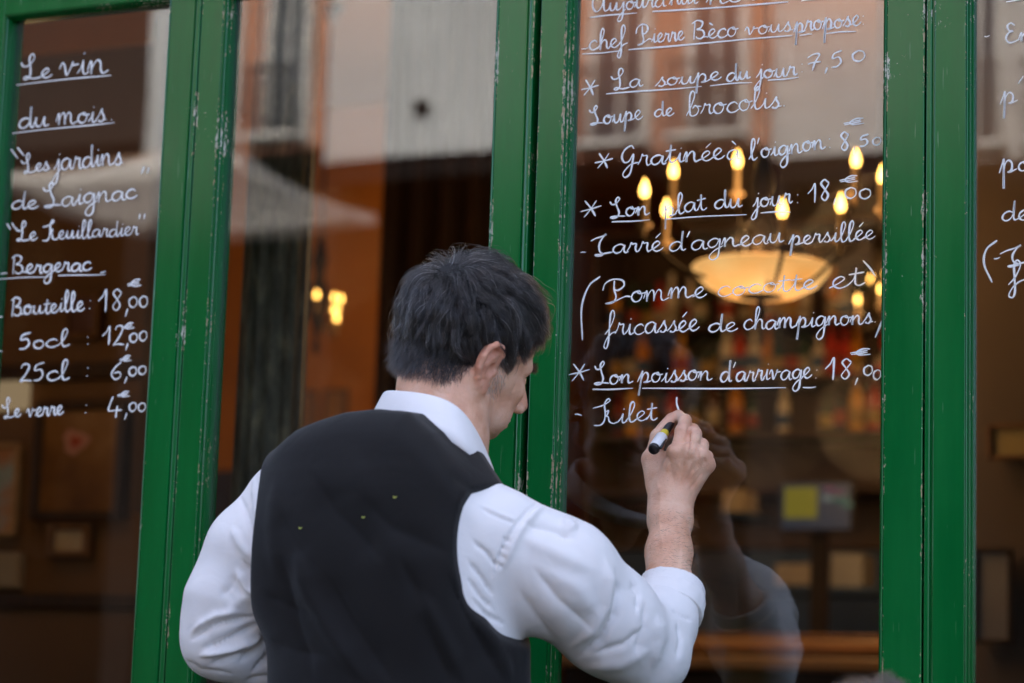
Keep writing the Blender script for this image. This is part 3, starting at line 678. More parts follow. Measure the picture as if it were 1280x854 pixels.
# dark screen and ochre wall beyond it
b = MB(); X0 = P(478, 300, 3.6)[0]; X1 = P(640, 300, 3.6)[0]
b.box(X0, X1, 3.6, 3.68, .021, 3.749); 
scr = empty('wooden_screen'); tag(scr, 'tall dark wooden screen behind the man, right of the orange wall', 'screen')
b.build('screen_board', M_DWOOD, scr)
for i in range(5):
    x = X0+.03+(X1-X0-.06)*i/4
    b = MB(); b.box(x-.02, x+.02, 3.565, 3.597, .05, 3.7, .004); b.build('batten', M_DWOOD, scr)
b = MB(); b.box(-6.2, -3.1, 6.0, 6.1, .021, 3.749); tag(b.build('ochre_wall', M_OCHRE), kind='structure')
b = MB(); b.box(-6.2, -3.1, 5.94, 5.998, 1.0, 2.12, .005)
for i in range(6): b.box(-6.1+i*.5, -5.68+i*.5, 5.92, 5.9395, 1.1, 2.02, .008)
tag(b.build('wainscot', M_DWOOD), 'dark panelled wainscot along the orange wall', 'wainscot')
picture('small gilt picture on the orange wall left of the small chandelier', 362, 250, 378, 285, 5.985, .02, M_LWOOD, M_PR1)
for i, (a_, c_, t_) in enumerate((('amber glazed picture low on the panelled wall, left of the pair behind the column', (362, 492, 392, 545), 0), ('amber glazed picture low on the panelled wall, right of the pair behind the column', (408, 490, 432, 540), 0))):
    picture(a_, *c_, 5.90, .012, M_MWOOD, print_mat('amber_print', [(.35, .16, .05), (.5, .25, .08)], 4))

# chandeliers: candle bulbs on bronze arms, an alabaster bowl under the large one
M_BULB = emit('glowing_candle_bulb', (1.0, .47, .10), 2.0)
M_CANDLE = simple('candle_sleeve', (.5, .35, .2), .6)
def alabaster():
    mt, n, l, b_ = new_mat('lit_alabaster')
    tc = N(n, 'ShaderNodeTexCoord')
    a = N(n, 'ShaderNodeTexNoise', i_Scale=9.0, i_Detail=5.0); l.new(tc.outputs['Object'], a.inputs['Vector'])
    col = ramp(n, l, a.outputs[0], [(.3, (.95, .42, .11)), (.7, (1.0, .58, .22))])
    l.new(col, b_.inputs['Base Color']); l.new(col, b_.inputs['Emission Color'])
    b_.inputs['Emission Strength'].default_value = .145
    b_.inputs['Roughness'].default_value = .4
    b_.inputs['Transmission Weight'].default_value = 0
    return mt
M_ALA = alabaster()
def flame(c, s=1.0):
    b = MB(); b.lathe([(.001, 0), (.0095*s, .004*s), (.013*s, .014*s), (.0135*s, .022*s), (.010*s, .036*s), (.005*s, .048*s), (.0008, .058*s)], c, 12); return b
def lamp_light(loc, e, r=.05):
    ld = bpy.data.lights.new('candle_light', 'POINT'); ld.energy = e*.050; ld.color = (1, .56, .24); ld.shadow_soft_size = r
    o = bpy.data.objects.new('candle_light', ld); COL.objects.link(o); o.location = tuple(loc); return o
def chandelier(label, bulbs, Y, s, hub, bowl=None, watts=10):
    r = empty('chandelier'); tag(r, label, 'chandelier', 'chandeliers inside the cafe')
    hc_ = P(*hub, Y)
    cx, cy, cz = hc_
    b = MB(); b.lathe([(.006, 3.74-cz), (.05, 3.735-cz), (.03, 3.70-cz), (.006, 3.66-cz), (.006, .25), (.014, .22), (.03, .14), (.018, .08), (.04, .02), (.045, -.04), (.02, -.1), (.008, -.16), (.016, -.19), (.004, -.22)], (cx, cy, cz), 16)
    b.build('stem', M_IRON, r, True)
    for (bx, by, dy) in bulbs:
        p = P(bx, by, Y+dy); base = np.array([p[0], p[1], p[2]-.022*s])
        f = flame(base, s); f.build('bulb', M_BULB, r, True)
        b = MB(); b.lathe([(.010*s, 0), (.010*s, -.075*s), (.024*s, -.078*s), (.026*s, -.086*s), (.008*s, -.095*s), (.006*s, -.12*s)], base, 12); b.build('candle_sleeve', M_CANDLE, r, True)
        a = base+np.array([0, 0, -.11*s]); h_ = np.array([cx, cy, cz-.03])
        pts = [h_*(1-t)+a*t+np.array([0, 0, -.10*s*math.sin(t*PI)]) for t in np.linspace(0, 1, 9)]
        b = MB(); b.tube(pts, .006*s, 6); b.build('arm', M_IRON, r, True)
    if bowl:
        (x0, x1, yt, yb) = bowl
        c = P((x0+x1)/2, yt, Y); R = (P(x1, yt, Y)[0]-P(x0, yt, Y)[0])/2*1.02; H = c[2]-P((x0+x1)/2, yb, Y)[2]
        prof = [(R*.30, -H), (R*.52, -H*.97), (R*.80, -H*.62), (R*.95, -H*.22), (R, 0), (R*.97, .004), (R*.93, -H*.2), (R*.78, -H*.58), (R*.5, -H*.92), (R*.3, -H*.95)]
        b = MB(); b.lathe(prof, c, 40); b.build('bowl_shade', M_ALA, r, True)
        b = MB(); b.lathe([(R*.31, -H*1.02), (R*.33, -H*.99), (R*.28, -H*.93)], c, 20); b.lathe([(.004, -H*1.22), (.012, -H*1.15), (.02, -H*1.06), (R*.3, -H*1.025)], c, 16); b.build('bowl_cap', M_IRON, r, True)
        for k in range(3):
            a = 2*PI*k/3+.5; b = MB(); b.tube([(c[0]+R*.97*math.cos(a), c[1]+R*.97*math.sin(a), c[2]), (c[0]+R*.5*math.cos(a), c[1]+R*.5*math.sin(a), c[2]+.10), (cx, cy, cz)], .004, 6); b.build('bowl_hanger', M_IRON, r, True)
            lamp_light(c+np.array([R*.5*math.cos(a), R*.5*math.sin(a), .05]), watts*.12, .06)
    lamp_light((cx, cy, cz+.18), watts, .25)
    lamp_light((cx, cy, cz-.42), watts*.45, .2)
    return r
chandelier('large chandelier with candle bulbs above a glowing alabaster bowl behind the menu', [(806, 238, -.2), (842, 214, .25), (922, 201, .1), (1070, 200, .05), (978, 263, -.3), (1051, 256, -.15), (1103, 220, .2), (833, 262, .1)], 2.4, .84, (952, 300), (870, 1033, 335, 371), 34)
chandelier('small distant chandelier with candle bulbs on the orange wall behind the column', [(370, 353, -.1), (398, 358, .1), (396, 369, -.2), (426, 374, 0), (418, 372, .2), (418, 388, -.1), (424, 386, .1), (421, 398, -.2)], 4.6, .5, (398, 372), None, 24)
chandelier('small distant chandelier half hidden by the right window post', [(1072, 375, -.1), (1089, 350, .1), (1101, 362, -.1), (1104, 342, .1), (1098, 360, 0), (1120, 350, 0), (1110, 375, -.2)], 4.6, .55, (1098, 372), None, 130)
chandelier('unseen chandelier added left of the view to light the brown wall', [(-60, 380, 0), (-90, 390, .1), (-30, 385, -.1)], 1.5, .9, (-60, 400), None, 12)  # added out of view as a light source for the brown wall

# back bar: shelves, bottles, counter
M_BLUE = simple('blue_cupboard_and_lit_shelf', (.02, .045, .09), .5, var=.2)
bar = empty('back_bar'); tag(bar, 'dark back bar of shelves and cupboards at the rear of the cafe', 'back bar')
YB = 6.4
xa, xb = P(735, 500, YB)[0], P(1150, 500, YB)[0]
b = MB(); b.box(xa, xb, YB+.36, YB+.40, .021, 3.2); b.build('back_board', M_DWOOD, bar)
shelf_px = [402, 470, 540, 610, 680]
shelf_z = [P(930, y, YB)[2] for y in shelf_px]
for z in shelf_z+[shelf_z[0]+.42]:
    b = MB(); b.box(xa+.021, xb-.021, YB, YB+.359, z-.02, z, .003); b.build('shelf', M_DWOOD, bar)
b = MB(); b.box(xa, xa+.02, YB, YB+.359, .03, 3.19); b.build('side', M_DWOOD, bar)
b = MB(); b.box(xb-.02, xb, YB, YB+.359, .03, 3.19); b.build('side', M_DWOOD, bar)
for k in range(4):
    x = xa+.03+(xb-xa-.06)*k/4; b = MB(); b.box(x+.01, x+(xb-xa-.06)/4-.01, YB-.02, YB-.001, .1, shelf_z[4]-.03, .004); b.build('cupboard_door', M_BLUE, bar)
BCOL = [(.02, .05, .02), (.07, .02, .01), (.6, .22, .02), (.02, .02, .03), (.7, .6, .45), (.5, .05, .03), (.75, .36, .06), (.12, .2, .26), (.02, .03, .02)]
M_BOT = []
for i, c in enumerate(BCOL):
    mt = simple('bottle_glass', c, .12, var=.05); M_BOT.append(mt)
M_LAB = [simple('bottle_label', c, .7) for c in ((.4, .33, .22), (.35, .06, .03), (.4, .24, .05), (.05, .1, .2))]
BN = ['dark green', 'brown', 'amber', 'black', 'clear', 'red', 'golden', 'pale blue', 'deep green']
SN = ['top', 'second', 'third', 'fourth', 'lowest']
protos = {}
def bottle(ci, li, loc, s, sq, lab):
    key = (ci, li, sq)
    if key not in protos:
        n_ = 14
        prof = [(.034, 0), (.037, .006), (.037, .175), (.034, .195), (.016, .225), (.0135, .285), (.015, .286), (.015, .30), (.001, .301)] if not sq else [(.040, 0), (.043, .006), (.043, .14), (.038, .158), (.014, .175), (.013, .215), (.017, .216), (.017, .245), (.001, .246)]
        b = MB(); b.lathe(prof, (0, 0, 0), n_); o = b.build('bottle', M_BOT[ci], None, True)
        r_ = prof[1][0]+.0008
        b = MB(); b.lathe([(r_, .05), (r_, .125)], (0, 0, 0), n_); l_ = b.build('label', M_LAB[li], o, True)
        protos[key] = (o.data, l_.data); 
    else:
        o = bpy.data.objects.new('bottle', protos[key][0]); COL.objects.link(o)
        l_ = bpy.data.objects.new('label', protos[key][1]); COL.objects.link(l_); l_.parent = o
    o.location = loc; o.scale = (s, s, s)
    tag(o, lab, 'bottle', 'bottles on the back bar shelves')
rb = random.Random(4)
ordn = ['first', 'second', 'third', 'fourth', 'fifth', 'sixth', 'seventh', 'eighth', 'ninth', 'tenth', 'eleventh', 'twelfth', 'thirteenth', 'fourteenth', 'fifteenth', 'sixteenth', 'seventeenth', 'eighteenth', 'nineteenth', 'twentieth', 'twenty-first', 'twenty-second', 'twenty-third', 'twenty-fourth']
for si, z in enumerate(shelf_z[:3]):
    nb = 24 if si < 2 else 18
    for k in range(nb):
        x = xa+.08+(xb-xa-.16)*(k+rb.uniform(-.15, .15))/(nb-1)
        if rb.random() < .08: continue
        ci = rb.randrange(len(BCOL))
        bottle(ci, rb.randrange(4), (x, YB+.1+rb.uniform(-.02, .1), z+.001), rb.uniform(.66, .92), rb.random() < .3, '%s glass bottle, %s from the left on the %s bar shelf' % (BN[ci], ordn[k], SN[si]))
# bar counter with pale wooden edge
ct = empty('bar_counter'); tag(ct, 'bar counter with pale wooden edges low behind the menu window', 'counter')
YC = 4.3
x0, x1 = P(690, 810, YC)[0], P(1180, 810, YC)[0]
zt = P(1000, 800, YC)[2]
b = MB(); b.box(x0, x1, YC, YC+.6, zt-.035, zt, .006); b.build('counter_top', M_LWOOD, ct)
b = MB(); b.box(x0, x1, YC-.15, YC-.002, zt-.10, zt-.06, .006); b.build('front_rail', M_LWOOD, ct)
b = MB(); b.box(x0+.02, x1-.02, YC+.05, YC+.55, .021, zt-.036); b.build('counter_body', M_DWOOD, ct)
b = MB(); px_box(b, 800, 792, 1110, 797, YC+.3, .2, .003); tag(b.build('wooden_tray', M_MWOOD), 'long brown wooden tray lying on the bar counter', 'tray')
# till screen
till = empty('till_screen'); tag(till, 'till monitor with a yellow and blue picture on its screen', 'monitor')
YT = 4.9
b = MB(); X0, X1, Z0, Z1 = px_box(b, 974, 602, 1066, 664, YT, .04, .006); b.build('casing', M_PBLK if 'M_PBLK' in globals() else simple('black_plastic', (.01, .012, .015), .35), till)
b = MB(); b.box(X0+.01, X1-.01, YT-.002, YT-.0002, Z0+.008, Z1-.008); b.build('screen', emit('blue_screen', (.005, .06, .14), .04), till)
b = MB(); b.box(X0+.02, X0+(X1-X0)*.52, YT-.005, YT-.0025, Z0+.045, Z1-.02, .001); b.build('yellow_panel', emit('yellow_screen', (.75, .62, .04), .028), till)
rb = random.Random(9)
for k in range(7):
    xx = X0+(X1-X0)*rb.uniform(.58, .9); zz = Z0+(Z1-Z0)*rb.uniform(.45, .85); b = MB(); b.box(xx, xx+.035, YT-.005, YT-.0025, zz, zz+.014); b.build('screen_tile', emit('screen_tile', [(.1, .5, .35), (.6, .1, .3), (.5, .6, .6)][k % 3], .03), till)
b = MB(); b.box((X0+X1)/2-.03, (X0+X1)/2+.03, YT+.041, YT+.07, zt, Z0+.1); b.box((X0+X1)/2-.1, (X0+X1)/2+.1, YT-.05, YT+.12, zt-.001+.002, zt+.012, .003); b.build('stand', M_IRON, till)
for (bx, lab, c) in (((968, 705, 1032, 732), 'wide beige carton on the rear shelf under the till monitor', (.26, .22, .17)), ((1038, 692, 1078, 738), 'tall grey carton beside the wide beige one on the rear shelf', (.25, .24, .22)), ((902, 612, 930, 640), 'small beige box on the shelf left of the monitor', (.3, .24, .16))):
    b = MB(); px_box(b, *bx, YT+.9, .18, .004); tag(b.build('carton', simple('carton_board', c, .8)), lab, 'box')
b = MB(); px_box(b, 940, 733, 1100, 742, YT+.85, .3, .003); px_box(b, 895, 641, 940, 646, YT+.85, .3, .002)
tag(b.build('wall_shelf', M_BLUE), 'shelf board carrying the cartons, its blue light put into the colour', 'shelf')  # blue lighting of the shelf is given by its board colour
# warm wall at the far right behind the last window
b = MB(); b.box(P(1215, 400, 2.6)[0]-.25, 2.6, 3.0, 3.08, .021, 3.749); tag(b.build('right_partition_wall', simple('brown_grey_wall', (.11, .075, .055), .7, var=.2, scale=2)), kind='structure')
picture('pale ochre panel on the grey brown wall behind the last window', 1240, 535, 1330, 570, 2.95, .01, M_MWOOD, print_mat('ochre_print', [(.3, .22, .08), (.36, .27, .12)], 3))
picture('grey poster low on the wall behind the last window', 1222, 690, 1262, 800, 2.95, .01, M_DWOOD, print_mat('grey_print', [(.18, .16, .16), (.26, .24, .24)], 3))

# ================================================================== the street behind the photographer (seen only as reflection)
def VP(px, py, Y):
    p = P(px, py, Y); return np.array([p[0], -p[1], p[2]])
M_PAVE = simple('granite_pavement', (.055, .052, .048), .85, var=.25, scale=7, bump=.3)
b = MB(); b.box(-150, 150, -150, -.125, -.06, 0); b.box(-7, 7, -.13, -.021, -.06, -.001); 
gr_ = b.build('street_ground', M_PAVE); tag(gr_, kind='structure')

def brick_mat():
    mt, n, l, b_ = new_mat('old_red_brick')
    tc = N(n, 'ShaderNodeTexCoord')
    mp = N(n, 'ShaderNodeMapping'); mp.inputs['Rotation'].default_value = (PI/2, 0, 0); l.new(tc.outputs['Object'], mp.inputs[0])
    br = N(n, 'ShaderNodeTexBrick', i_Scale=4.5); br.inputs['Color1'].default_value = (.30, .12, .07, 1); br.inputs['Color2'].default_value = (.20, .08, .05, 1); br.inputs['Mortar'].default_value = (.3, .27, .23, 1)
    l.new(mp.outputs[0], br.inputs['Vector']); l.new(br.outputs[0], b_.inputs['Base Color']); b_.inputs['Roughness'].default_value = .9
    return mt
M_BRICK = brick_mat()
M_SURR = simple('pale_limestone', (.36, .35, .33), .8)
M_NEARBLK = simple('near_black_matte', (.008, .007, .007), .9, spec=.05)  # arcade shade is put into this near-black colour; the plaque shares it
M_WGL = simple('dark_window_glass', (.03, .035, .04), .1)
M_RAIL = simple('black_iron_railing', (.02, .02, .022), .5)
def townhouse(pa, pb, label, wall, nx=2, fl=3, Yv=16.0, blank=False):
    """a narrow house between two lines of the mirrored view; its ground floor is a tall arcade recess shaped and coloured to mirror dark"""
    r = empty('town_house'); tag(r, label, 'house', 'town houses across the street')
    x0 = VP(pa, 190, Yv)[0]+.01; x1 = VP(pb, 190, Yv)[0]-.01; Y = -Yv
    H0 = VP((pa+pb)/2, 192, Yv)[2]; FH = 2.6
    H = H0+FH*fl; st = (x1-x0)/nx
    b = MB(); b.box(x0, x1, Y-6, Y, H0, H); b.build('wall', wall, r)
    b = MB(); b.box(x0+.001, x1-.001, Y-5.9, Y-5.6, .003, H0-.01); b.box(x0+.002, x0+.14, Y-5.599, Y-.02, .003, H0-.01); b.box(x1-.14, x1-.002, Y-5.599, Y-.02, .003, H0-.01); b.box(x0+.15, x1-.15, Y-5.59, Y-.03, H0-.2, H0-.012); b.build('arcade', M_NEARBLK, r)
    b = MB(); b.box(x0-.002, x1+.002, Y+.001, Y+.35, H, H+.3, .03); b.build('cornice', M_SURR, r)
    b = MB(); V = [(x0, Y-6, H+.3), (x1, Y-6, H+.3), (x1, Y+.2, H+.3), (x0, Y+.2, H+.3), (x0, Y-3, H+2.2), (x1, Y-3, H+2.2)]
    b.add(V, [(0, 3, 2, 1), (2, 3, 4, 5), (0, 1, 5, 4), (0, 4, 3), (1, 2, 5)]); b.build('roof', simple('slate_roof', (.07, .08, .09), .7), r)
    for f in range(0 if blank else fl):
        for k in range(nx):
            cx = x0+st*(k+.5); z0 = H0+.12+FH*f; wh = 1.7; hw = st*.22; sw = st*.10
            b = MB(); b.box(cx-hw-sw, cx-hw, Y+.001, Y+.09, z0-.05, z0+wh+.2, .01); b.box(cx+hw, cx+hw+sw, Y+.001, Y+.09, z0-.05, z0+wh+.2, .01); b.box(cx-hw+.002, cx+hw-.002, Y+.001, Y+.08, z0+wh, z0+wh+.2, .01)
            w0 = b.build('window', M_SURR, r)
            b = MB(); b.box(cx-hw+.003, cx+hw-.003, Y+.002, Y+.02, z0, z0+wh-.002); b.build('pane', M_WGL, w0)
            b = MB(); b.box(cx-.02, cx+.02, Y+.021, Y+.045, z0, z0+wh-.003); b.build('glazing_bar', M_SURR, w0)
            b = MB(); b.box(cx-hw-sw-.05, cx+hw+sw+.05, Y+.091, Y+.45, z0-.12, z0-.06, .01)
            bal = b.build('balcony', M_SURR, r)
            b = MB(); xl, xr = cx-hw-sw-.04, cx+hw+sw+.04; b.box(xl, xr, Y+.41, Y+.44, z0+.56, z0+.60)
            for q in range(11): xx = xl+.01+(xr-xl-.02)*q/10; b.box(xx-.008, xx+.008, Y+.415, Y+.435, z0-.058, z0+.558)
            b.build('railing', M_RAIL, bal)
    return r
M_TAUPE = simple('taupe_render', (.29, .28, .27), .85, bump=.1)
M_PALE = simple('pale_grey_render', (.30, .31, .31), .85, var=.15, scale=.6, bump=.1)
M_DARKH = simple('near_black_render', (.025, .02, .018), .85, spec=.1)  # coloured near-black to keep the left of the mirrored view dark
townhouse(-700, -200, 'near-black house, leftmost of the mirrored row', M_DARKH, 4, blank=True)
townhouse(-200, 178, 'near-black house mirrored behind the wine list', M_DARKH, 3, blank=True)
townhouse(178, 230, 'narrow pale house mirrored at the right side of the wine list', M_PALE, 1, blank=True)
townhouse(230, 404, 'narrow red brick house mirrored beside the column', M_BRICK, 2)
h3 = townhouse(404, 712, 'blank pale grey house wall mirrored at the top of the second window', M_PALE, 1, blank=True)
townhouse(712, 962, 'red brick house with iron balconies mirrored at the top of the menu window', M_BRICK, 2)
townhouse(962, 1170, 'blank taupe house mirrored at the upper right of the menu window', M_TAUPE, 1, blank=True)
townhouse(1170, 1500, 'brick house with iron balconies mirrored in the last window', M_TAUPE, 3)
townhouse(1500, 2300, 'red brick house, rightmost of the mirrored row', M_BRICK, 6)
pl = VP(522, 130, 15.9); b = MB(); b.box(pl[0]-.075, pl[0]+.075, -15.995, -15.95, pl[2]-.06, pl[2]+.06, .01); b.build('wall_plaque', M_NEARBLK, h3)

def canvas(name, col):
    mt, n, l, b_ = new_mat(name)
    b_.inputs['Base Color'].default_value = (*col, 1); b_.inputs['Roughness'].default_value = .85
    tl = N(n, 'ShaderNodeBsdfTranslucent'); tl.inputs[0].default_value = (*col, 1)
    mx = N(n, 'ShaderNodeMixShader'); mx.inputs[0].default_value = .3
    l.new(b_.outputs[0], mx.inputs[1]); l.new(tl.outputs[0], mx.inputs[2]); l.new(mx.outputs[0], n['Material Output'].inputs[0])
    return mt
M_CANV = canvas('cream_canvas', (.45, .43, .40))
def parasol(cx, cy, z, half, rise, label, rot=0.0):
    r = empty('parasol'); tag(r, label, 'parasol', 'cream parasols on the terrace')
    c, s = math.cos(rot), math.sin(rot)
    def T(x, y, zz): return (cx+c*x-s*y, cy+s*x+c*y, zz)
    n_ = 10; V = []; F = []; cr = [(-1, -1), (1, -1), (1, 1), (-1, 1)]
    for si in range(4):
        a, b_ = np.array(cr[si]), np.array(cr[(si+1) % 4]); base = len(V)
        for i in range(n_+1):
            t = i/n_
            for j in range(n_+1):
                u = j/n_; e = (a*(1-u)+b_*u)*half*(1-t)
                sag = -.05*math.sin(PI*u)*(1-t)-.06*math.sin(PI*t)
                V.append(T(e[0], e[1], z+rise*t+sag))
        for i in range(n_):
            for j in range(n_): k = base+i*(n_+1)+j; F.append((k, k+1, k+n_+2, k+n_+1))
        base = len(V)
        for j in range(n_+1):
            u = j/n_; e = (a*(1-u)+b_*u)*half; sag = -.05*math.sin(PI*u)
            V.append(T(e[0], e[1], z+sag)); V.append(T(e[0]*1.002, e[1]*1.002, z+sag-.06-.008*math.sin(j*2.1)))
        for j in range(n_): k = base+2*j; F.append((k, k+1, k+3, k+2))
    o = mesh_obj('canopy', V, F, M_CANV, r, True)
    b = MB(); b.tube([(cx, cy, .05), (cx, cy, z+rise+.08)], .028, 12); b.build('pole', M_MWOOD, r)
    b = MB(); b.lathe([(.3, 0.002), (.3, .05), (.06, .08), (.04, .3)], (cx, cy, 0), 20); b.build('base', M_IRON, r)
    for a in cr:
        b = MB(); e = T(a[0]*half*.99, a[1]*half*.99, z-.03); b.tube([e, (cx, cy, z+rise-.05)], .014, 6); b.build('rib', M_MWOOD, r)
    return r
ph_ = .72; c0 = VP(470, 262, 7.4+ph_)
parasol(c0[0]-ph_, -7.4, c0[2]-.02, ph_, .27, 'cream parasol mirrored as a pale wedge beside the column')

# ------------------------------------------------------------------ seated neighbour whose hair just reaches the lower edge

# ================================================================== distance-field modeller for bodies and cloth
def sp(pts, c, r): return np.linalg.norm(pts-np.asarray(c, np.float32), axis=1)-r
def ell(pts, c, r, R=None):
    q = pts-np.asarray(c, np.float32)
    if R is not None: q = q@np.asarray(R, np.float32)
    r = np.asarray(r, np.float32)
    k0 = np.linalg.norm(q/r, axis=1); k1 = np.linalg.norm(q/(r*r), axis=1)
    return k0*(k0-1)/np.maximum(k1, 1e-6)
def cone(pts, a, b, ra, rb):
    a = np.asarray(a, np.float32); b = np.asarray(b, np.float32)
    ba = b-a; L = float(ba@ba)+1e-12
    h = np.clip(((pts-a)@ba)/L, 0, 1)
    return np.linalg.norm(pts-a-h[:, None]*ba, axis=1)-(ra+(rb-ra)*h)
def smin(a, b, k):
    h = np.clip(.5+.5*(b-a)/k, 0, 1)
    return b+(a-b)*h-k*h*(1-h)
def smax(a, b, k): return -smin(-a, -b, k)
def chain(pts, P_, R_, k=.01):
    d = None
    for i in range(len(P_)-1):
        c = cone(pts, P_[i], P_[i+1], R_[i], R_[i+1])
        d = c if d is None else smin(d, c, k)
    return d

def polygonise(f, lo, hi, h, proj=2):
    lo = np.asarray(lo, np.float64); hi = np.asarray(hi, np.float64)
    n = (np.ceil((hi-lo)/(4*h)).astype(int)+1)*4
    g = [np.arange(k) for k in n//4]
    C = np.stack(np.meshgrid(*g, indexing='ij'), -1).reshape(-1, 3)
    cc = (lo+(C*4+1.5)*h).astype(np.float32)
    dc = f(cc).reshape(n//4)
    up = dc.repeat(4, 0).repeat(4, 1).repeat(4, 2)
    msk = np.abs(up) < 4*h*1.5
    idx = np.argwhere(msk)
    D = np.where(up > 0, 1.0, -1.0).astype(np.float32)
    D[msk] = f((lo+idx*h).astype(np.float32))
    s = D < 0
    nx, ny, nz = D.shape
    ins = np.zeros((nx-1, ny-1, nz-1), np.int8)
    for dx in (0, 1):
        for dy in (0, 1):
            for dz in (0, 1):
                ins += s[dx:nx-1+dx, dy:ny-1+dy, dz:nz-1+dz]
    cell = (ins > 0) & (ins < 8)
    ids = -np.ones(cell.shape, np.int64)
    ci = np.argwhere(cell); ids[cell] = np.arange(len(ci))
    acc = np.zeros((len(ci), 3)); cnt = np.zeros(len(ci))
    co = [(a, b_, c) for a in (0, 1) for b_ in (0, 1) for c in (0, 1)]
    for u in co:
        for ax in range(3):
            if u[ax]: continue
            v = list(u); v[ax] = 1
            d0 = D[ci[:, 0]+u[0], ci[:, 1]+u[1], ci[:, 2]+u[2]]; d1 = D[ci[:, 0]+v[0], ci[:, 1]+v[1], ci[:, 2]+v[2]]
            x = (d0 < 0) != (d1 < 0)
            t = np.where(x, d0/np.where(x, d0-d1, 1), 0)
            p = np.tile(np.array(u, float), (len(ci), 1)); p[:, ax] = t
            acc += p*x[:, None]; cnt += x
    V = lo+(ci+acc/cnt[:, None])*h
    Fs = []
    for ax in range(3):
        a, b_ = [(1, 2), (2, 0), (0, 1)][ax]
        sl0 = [slice(1, -1)]*3; sl0[ax] = slice(0, -1)
        sl1 = [slice(1, -1)]*3; sl1[ax] = slice(1, None)
        s0 = s[tuple(sl0)]; s1 = s[tuple(sl1)]
        e = np.argwhere(s0 != s1); 
        if len(e) == 0: continue
        flip = s0[e[:, 0], e[:, 1], e[:, 2]]
        base = e.copy()
        for k in range(3):
            if k != ax: base[:, k] += 1
        q = []
        for da, db in ((0, 0), (-1, 0), (-1, -1), (0, -1)):
            c = base.copy(); c[:, a] += da; c[:, b_] += db
            q.append(ids[c[:, 0], c[:, 1], c[:, 2]])
        q = np.stack(q, 1)
        q[~flip] = q[~flip][:, ::-1]
        Fs.append(q)
    Fq = np.vstack(Fs)
    Fq = Fq[(Fq >= 0).all(1)]
    eps = h*.4
    V = V.astype(np.float32)
    for _ in range(proj):
        d = f(V); gr = np.stack([f(V+np.eye(3, dtype=np.float32)[k]*eps)-f(V-np.eye(3, dtype=np.float32)[k]*eps) for k in range(3)], 1)/(2*eps)
        gn = np.maximum((gr*gr).sum(1), .25)
        st = gr*(d/gn)[:, None]
        ln = np.linalg.norm(st, axis=1, keepdims=True)
        V = V-st*np.minimum(1, h*.8/np.maximum(ln, 1e-9))
    return V, Fq

def normals(V, F):
    n = np.zeros_like(V)
    fn = np.cross(V[F[:, 2]]-V[F[:, 0]], V[F[:, 3]]-V[F[:, 1]])
    for k in range(4): np.add.at(n, F[:, k], fn)
    return n/(np.linalg.norm(n, axis=1, keepdims=True)+1e-12)

def seg_dist(q, a, b):
    a = np.asarray(a, float); b = np.asarray(b, float)
    ba = b-a; h = np.clip(((q-a)@ba)/(ba@ba+1e-9), 0, 1)
    return np.linalg.norm(q-a-h[:, None]*ba, axis=1), h

def sculpt(V, F, marks, facing=True):
    """press creases and raise ridges: marks = (polyline as seen in the photograph, height in m, half-width in px)"""
    n = normals(V, F); q = pix(V)
    to = CAMPOS-V; to /= np.linalg.norm(to, axis=1, keepdims=True)
    vis = np.clip(((n*to).sum(1)-.02)/.25, 0, 1) if facing else 1
    D = np.zeros(len(V))
    for pl, amp, wd in marks:
        dm = np.full(len(V), 1e9); tm = np.zeros(len(V)); L = len(pl)-1
        for i in range(L):
            d, h = seg_dist(q, pl[i], pl[i+1])
            u = d < dm; dm[u] = d[u]; tm[u] = (i+h[u])/L
        taper = np.minimum(1, 4*np.minimum(tm, 1-tm)+.15)
        w_ = wd*(.35+.65*taper)
        D += amp*taper*(np.exp(-(dm/w_)**2) if amp > 0 else np.exp(-1.15*dm/w_-.25*(dm/w_)**2)*1.1)
    return V+n*(D*vis)[:, None]

def vnoise(V, scale, seed=0):
    """smooth value noise"""
    q = V*scale; i = np.floor(q).astype(np.int64); f_ = q-i; f_ = f_*f_*(3-2*f_)
    def hsh(a): 
        x = (a[:, 0]*73856093) ^ (a[:, 1]*19349663) ^ (a[:, 2]*83492791) ^ (seed*2654435761)
        x = (x ^ (x >> 13))*1274126177 & 0x7fffffff
        return (x % 10007)/10007.*2-1
    r = 0
    for dx in (0, 1):
        for dy in (0, 1):
            for dz in (0, 1):
                wgt = (f_[:, 0] if dx else 1-f_[:, 0])*(f_[:, 1] if dy else 1-f_[:, 1])*(f_[:, 2] if dz else 1-f_[:, 2])
                r = r+wgt*hsh(i+np.array([dx, dy, dz]))
    return r

